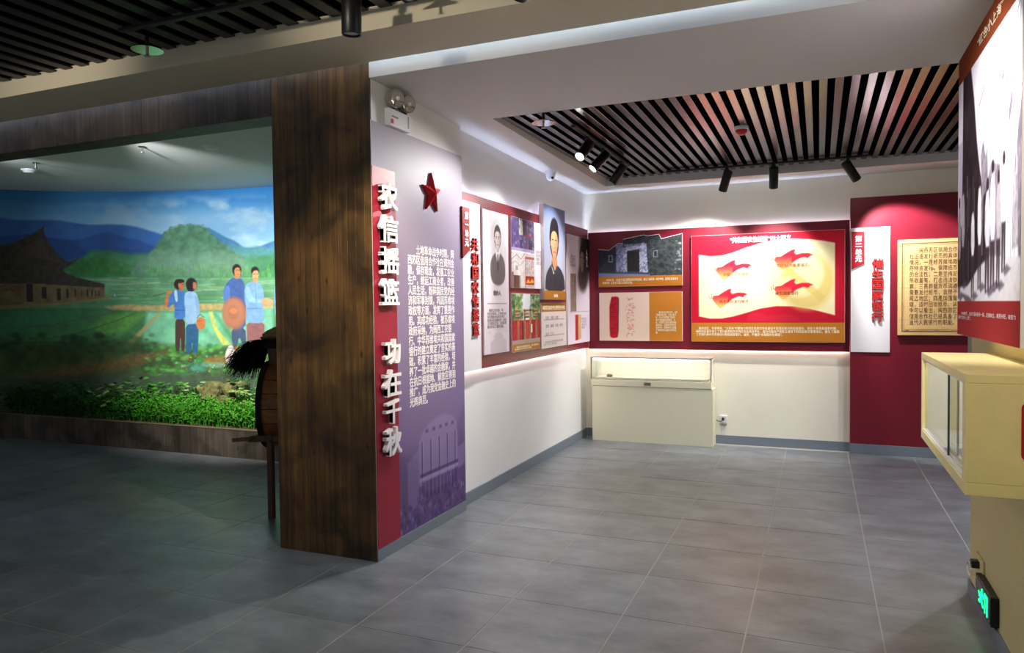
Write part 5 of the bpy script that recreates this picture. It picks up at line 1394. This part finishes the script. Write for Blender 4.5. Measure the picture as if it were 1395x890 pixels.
for sgn in (-1, 1):
    off = SD * (sgn * (RD + .03))
    for q_ in (.1, .56):
        f = C0 + AX * q_ + off
        bar('leg', (f.x, f.y, 0), (f.x, f.y, 1.08 if sgn > 0 else .62), .045, .035)
    a = C0 + AX * -.06 + off; b = C0 + AX * (LD + .3) + off
    bar('rail', (a.x, a.y, .59), (b.x, b.y, .59), .03, .045)
a = C0 - SD * (RD + .05)
bar('chute_board', (a.x - .02, a.y, .60), (a.x - .19, a.y + .02, .575), .10, .03)
hp = C0 + AX * .12
g = G()
def rng(w, d, z): return [hp + AX * sx_ * w + SD * sy_ * d + Vector((0, 0, z)) for sx_, sy_ in ((-1, -1), (1, -1), (1, 1), (-1, 1))]
g.hexa(rng(.09, .09, .30) + rng(.10, .10, .44)); g.build('hopper', 'wood_frame', wm)

cap_ = thing('straw_cape', 'dark palm-fibre rain cape draped over the winnowing machine', 'cape', tuple(hp + Vector((0, 0, .5))))
lv = Leaves(); rgc = random.Random(3)
for k in range(1100):
    az = rgc.uniform(math.pi * .90, math.pi * 1.26); r1_ = rgc.uniform(.12, .30)
    p0_ = hp + Vector((math.cos(az) * .12, math.sin(az) * .12, .46 + rgc.uniform(-.05, .03)))
    pts = []
    Ls = rgc.uniform(.16, .36)
    for q_ in range(5):
        f = q_ / 4
        pts.append(p0_ + Vector((math.cos(az) * Ls * f * 1.05, math.sin(az) * Ls * f * .8, .045 * math.sin(f * 2.2) - .22 * f * f * rgc.uniform(.6, 1.3))))
    kk = len(lv.v); w_ = rgc.uniform(.004, .010)
    for q_, p in enumerate(pts):
        ww = w_ * (1 - .8 * q_ / 4); s_ = Vector((-math.sin(az), math.cos(az), .4)) * ww
        lv.v += [tuple(p - s_), tuple(p + s_)]
    lv.f += [(kk + 2 * q_, kk + 2 * q_ + 1, kk + 2 * q_ + 3, kk + 2 * q_ + 2) for q_ in range(4)]
lv.build('fibres', 'fibre', cap_)
G().lathe([(.15, -.02), (.155, .01), (.12, .04), (.05, .05)], hp + Vector((0, 0, .46)), n=20).build('collar', 'fibre', cap_, smooth=True)
hat = thing('bamboo_hat', 'woven bamboo hat resting on top of the winnowing machine', 'hat', tuple(hp + Vector((0, 0, .56))))
G().lathe([(.155, 0), (.16, .02), (.13, .045), (.07, .075), (.012, .085)], hp + Vector((0, 0, .525)), n=32).build('crown', 'bamboo', hat, smooth=True)
G().lathe([(.17, -.014), (.178, -.006), (.17, .002)], hp + Vector((0, 0, .525)), n=32).build('brim', 'wood_frame', hat, smooth=True)
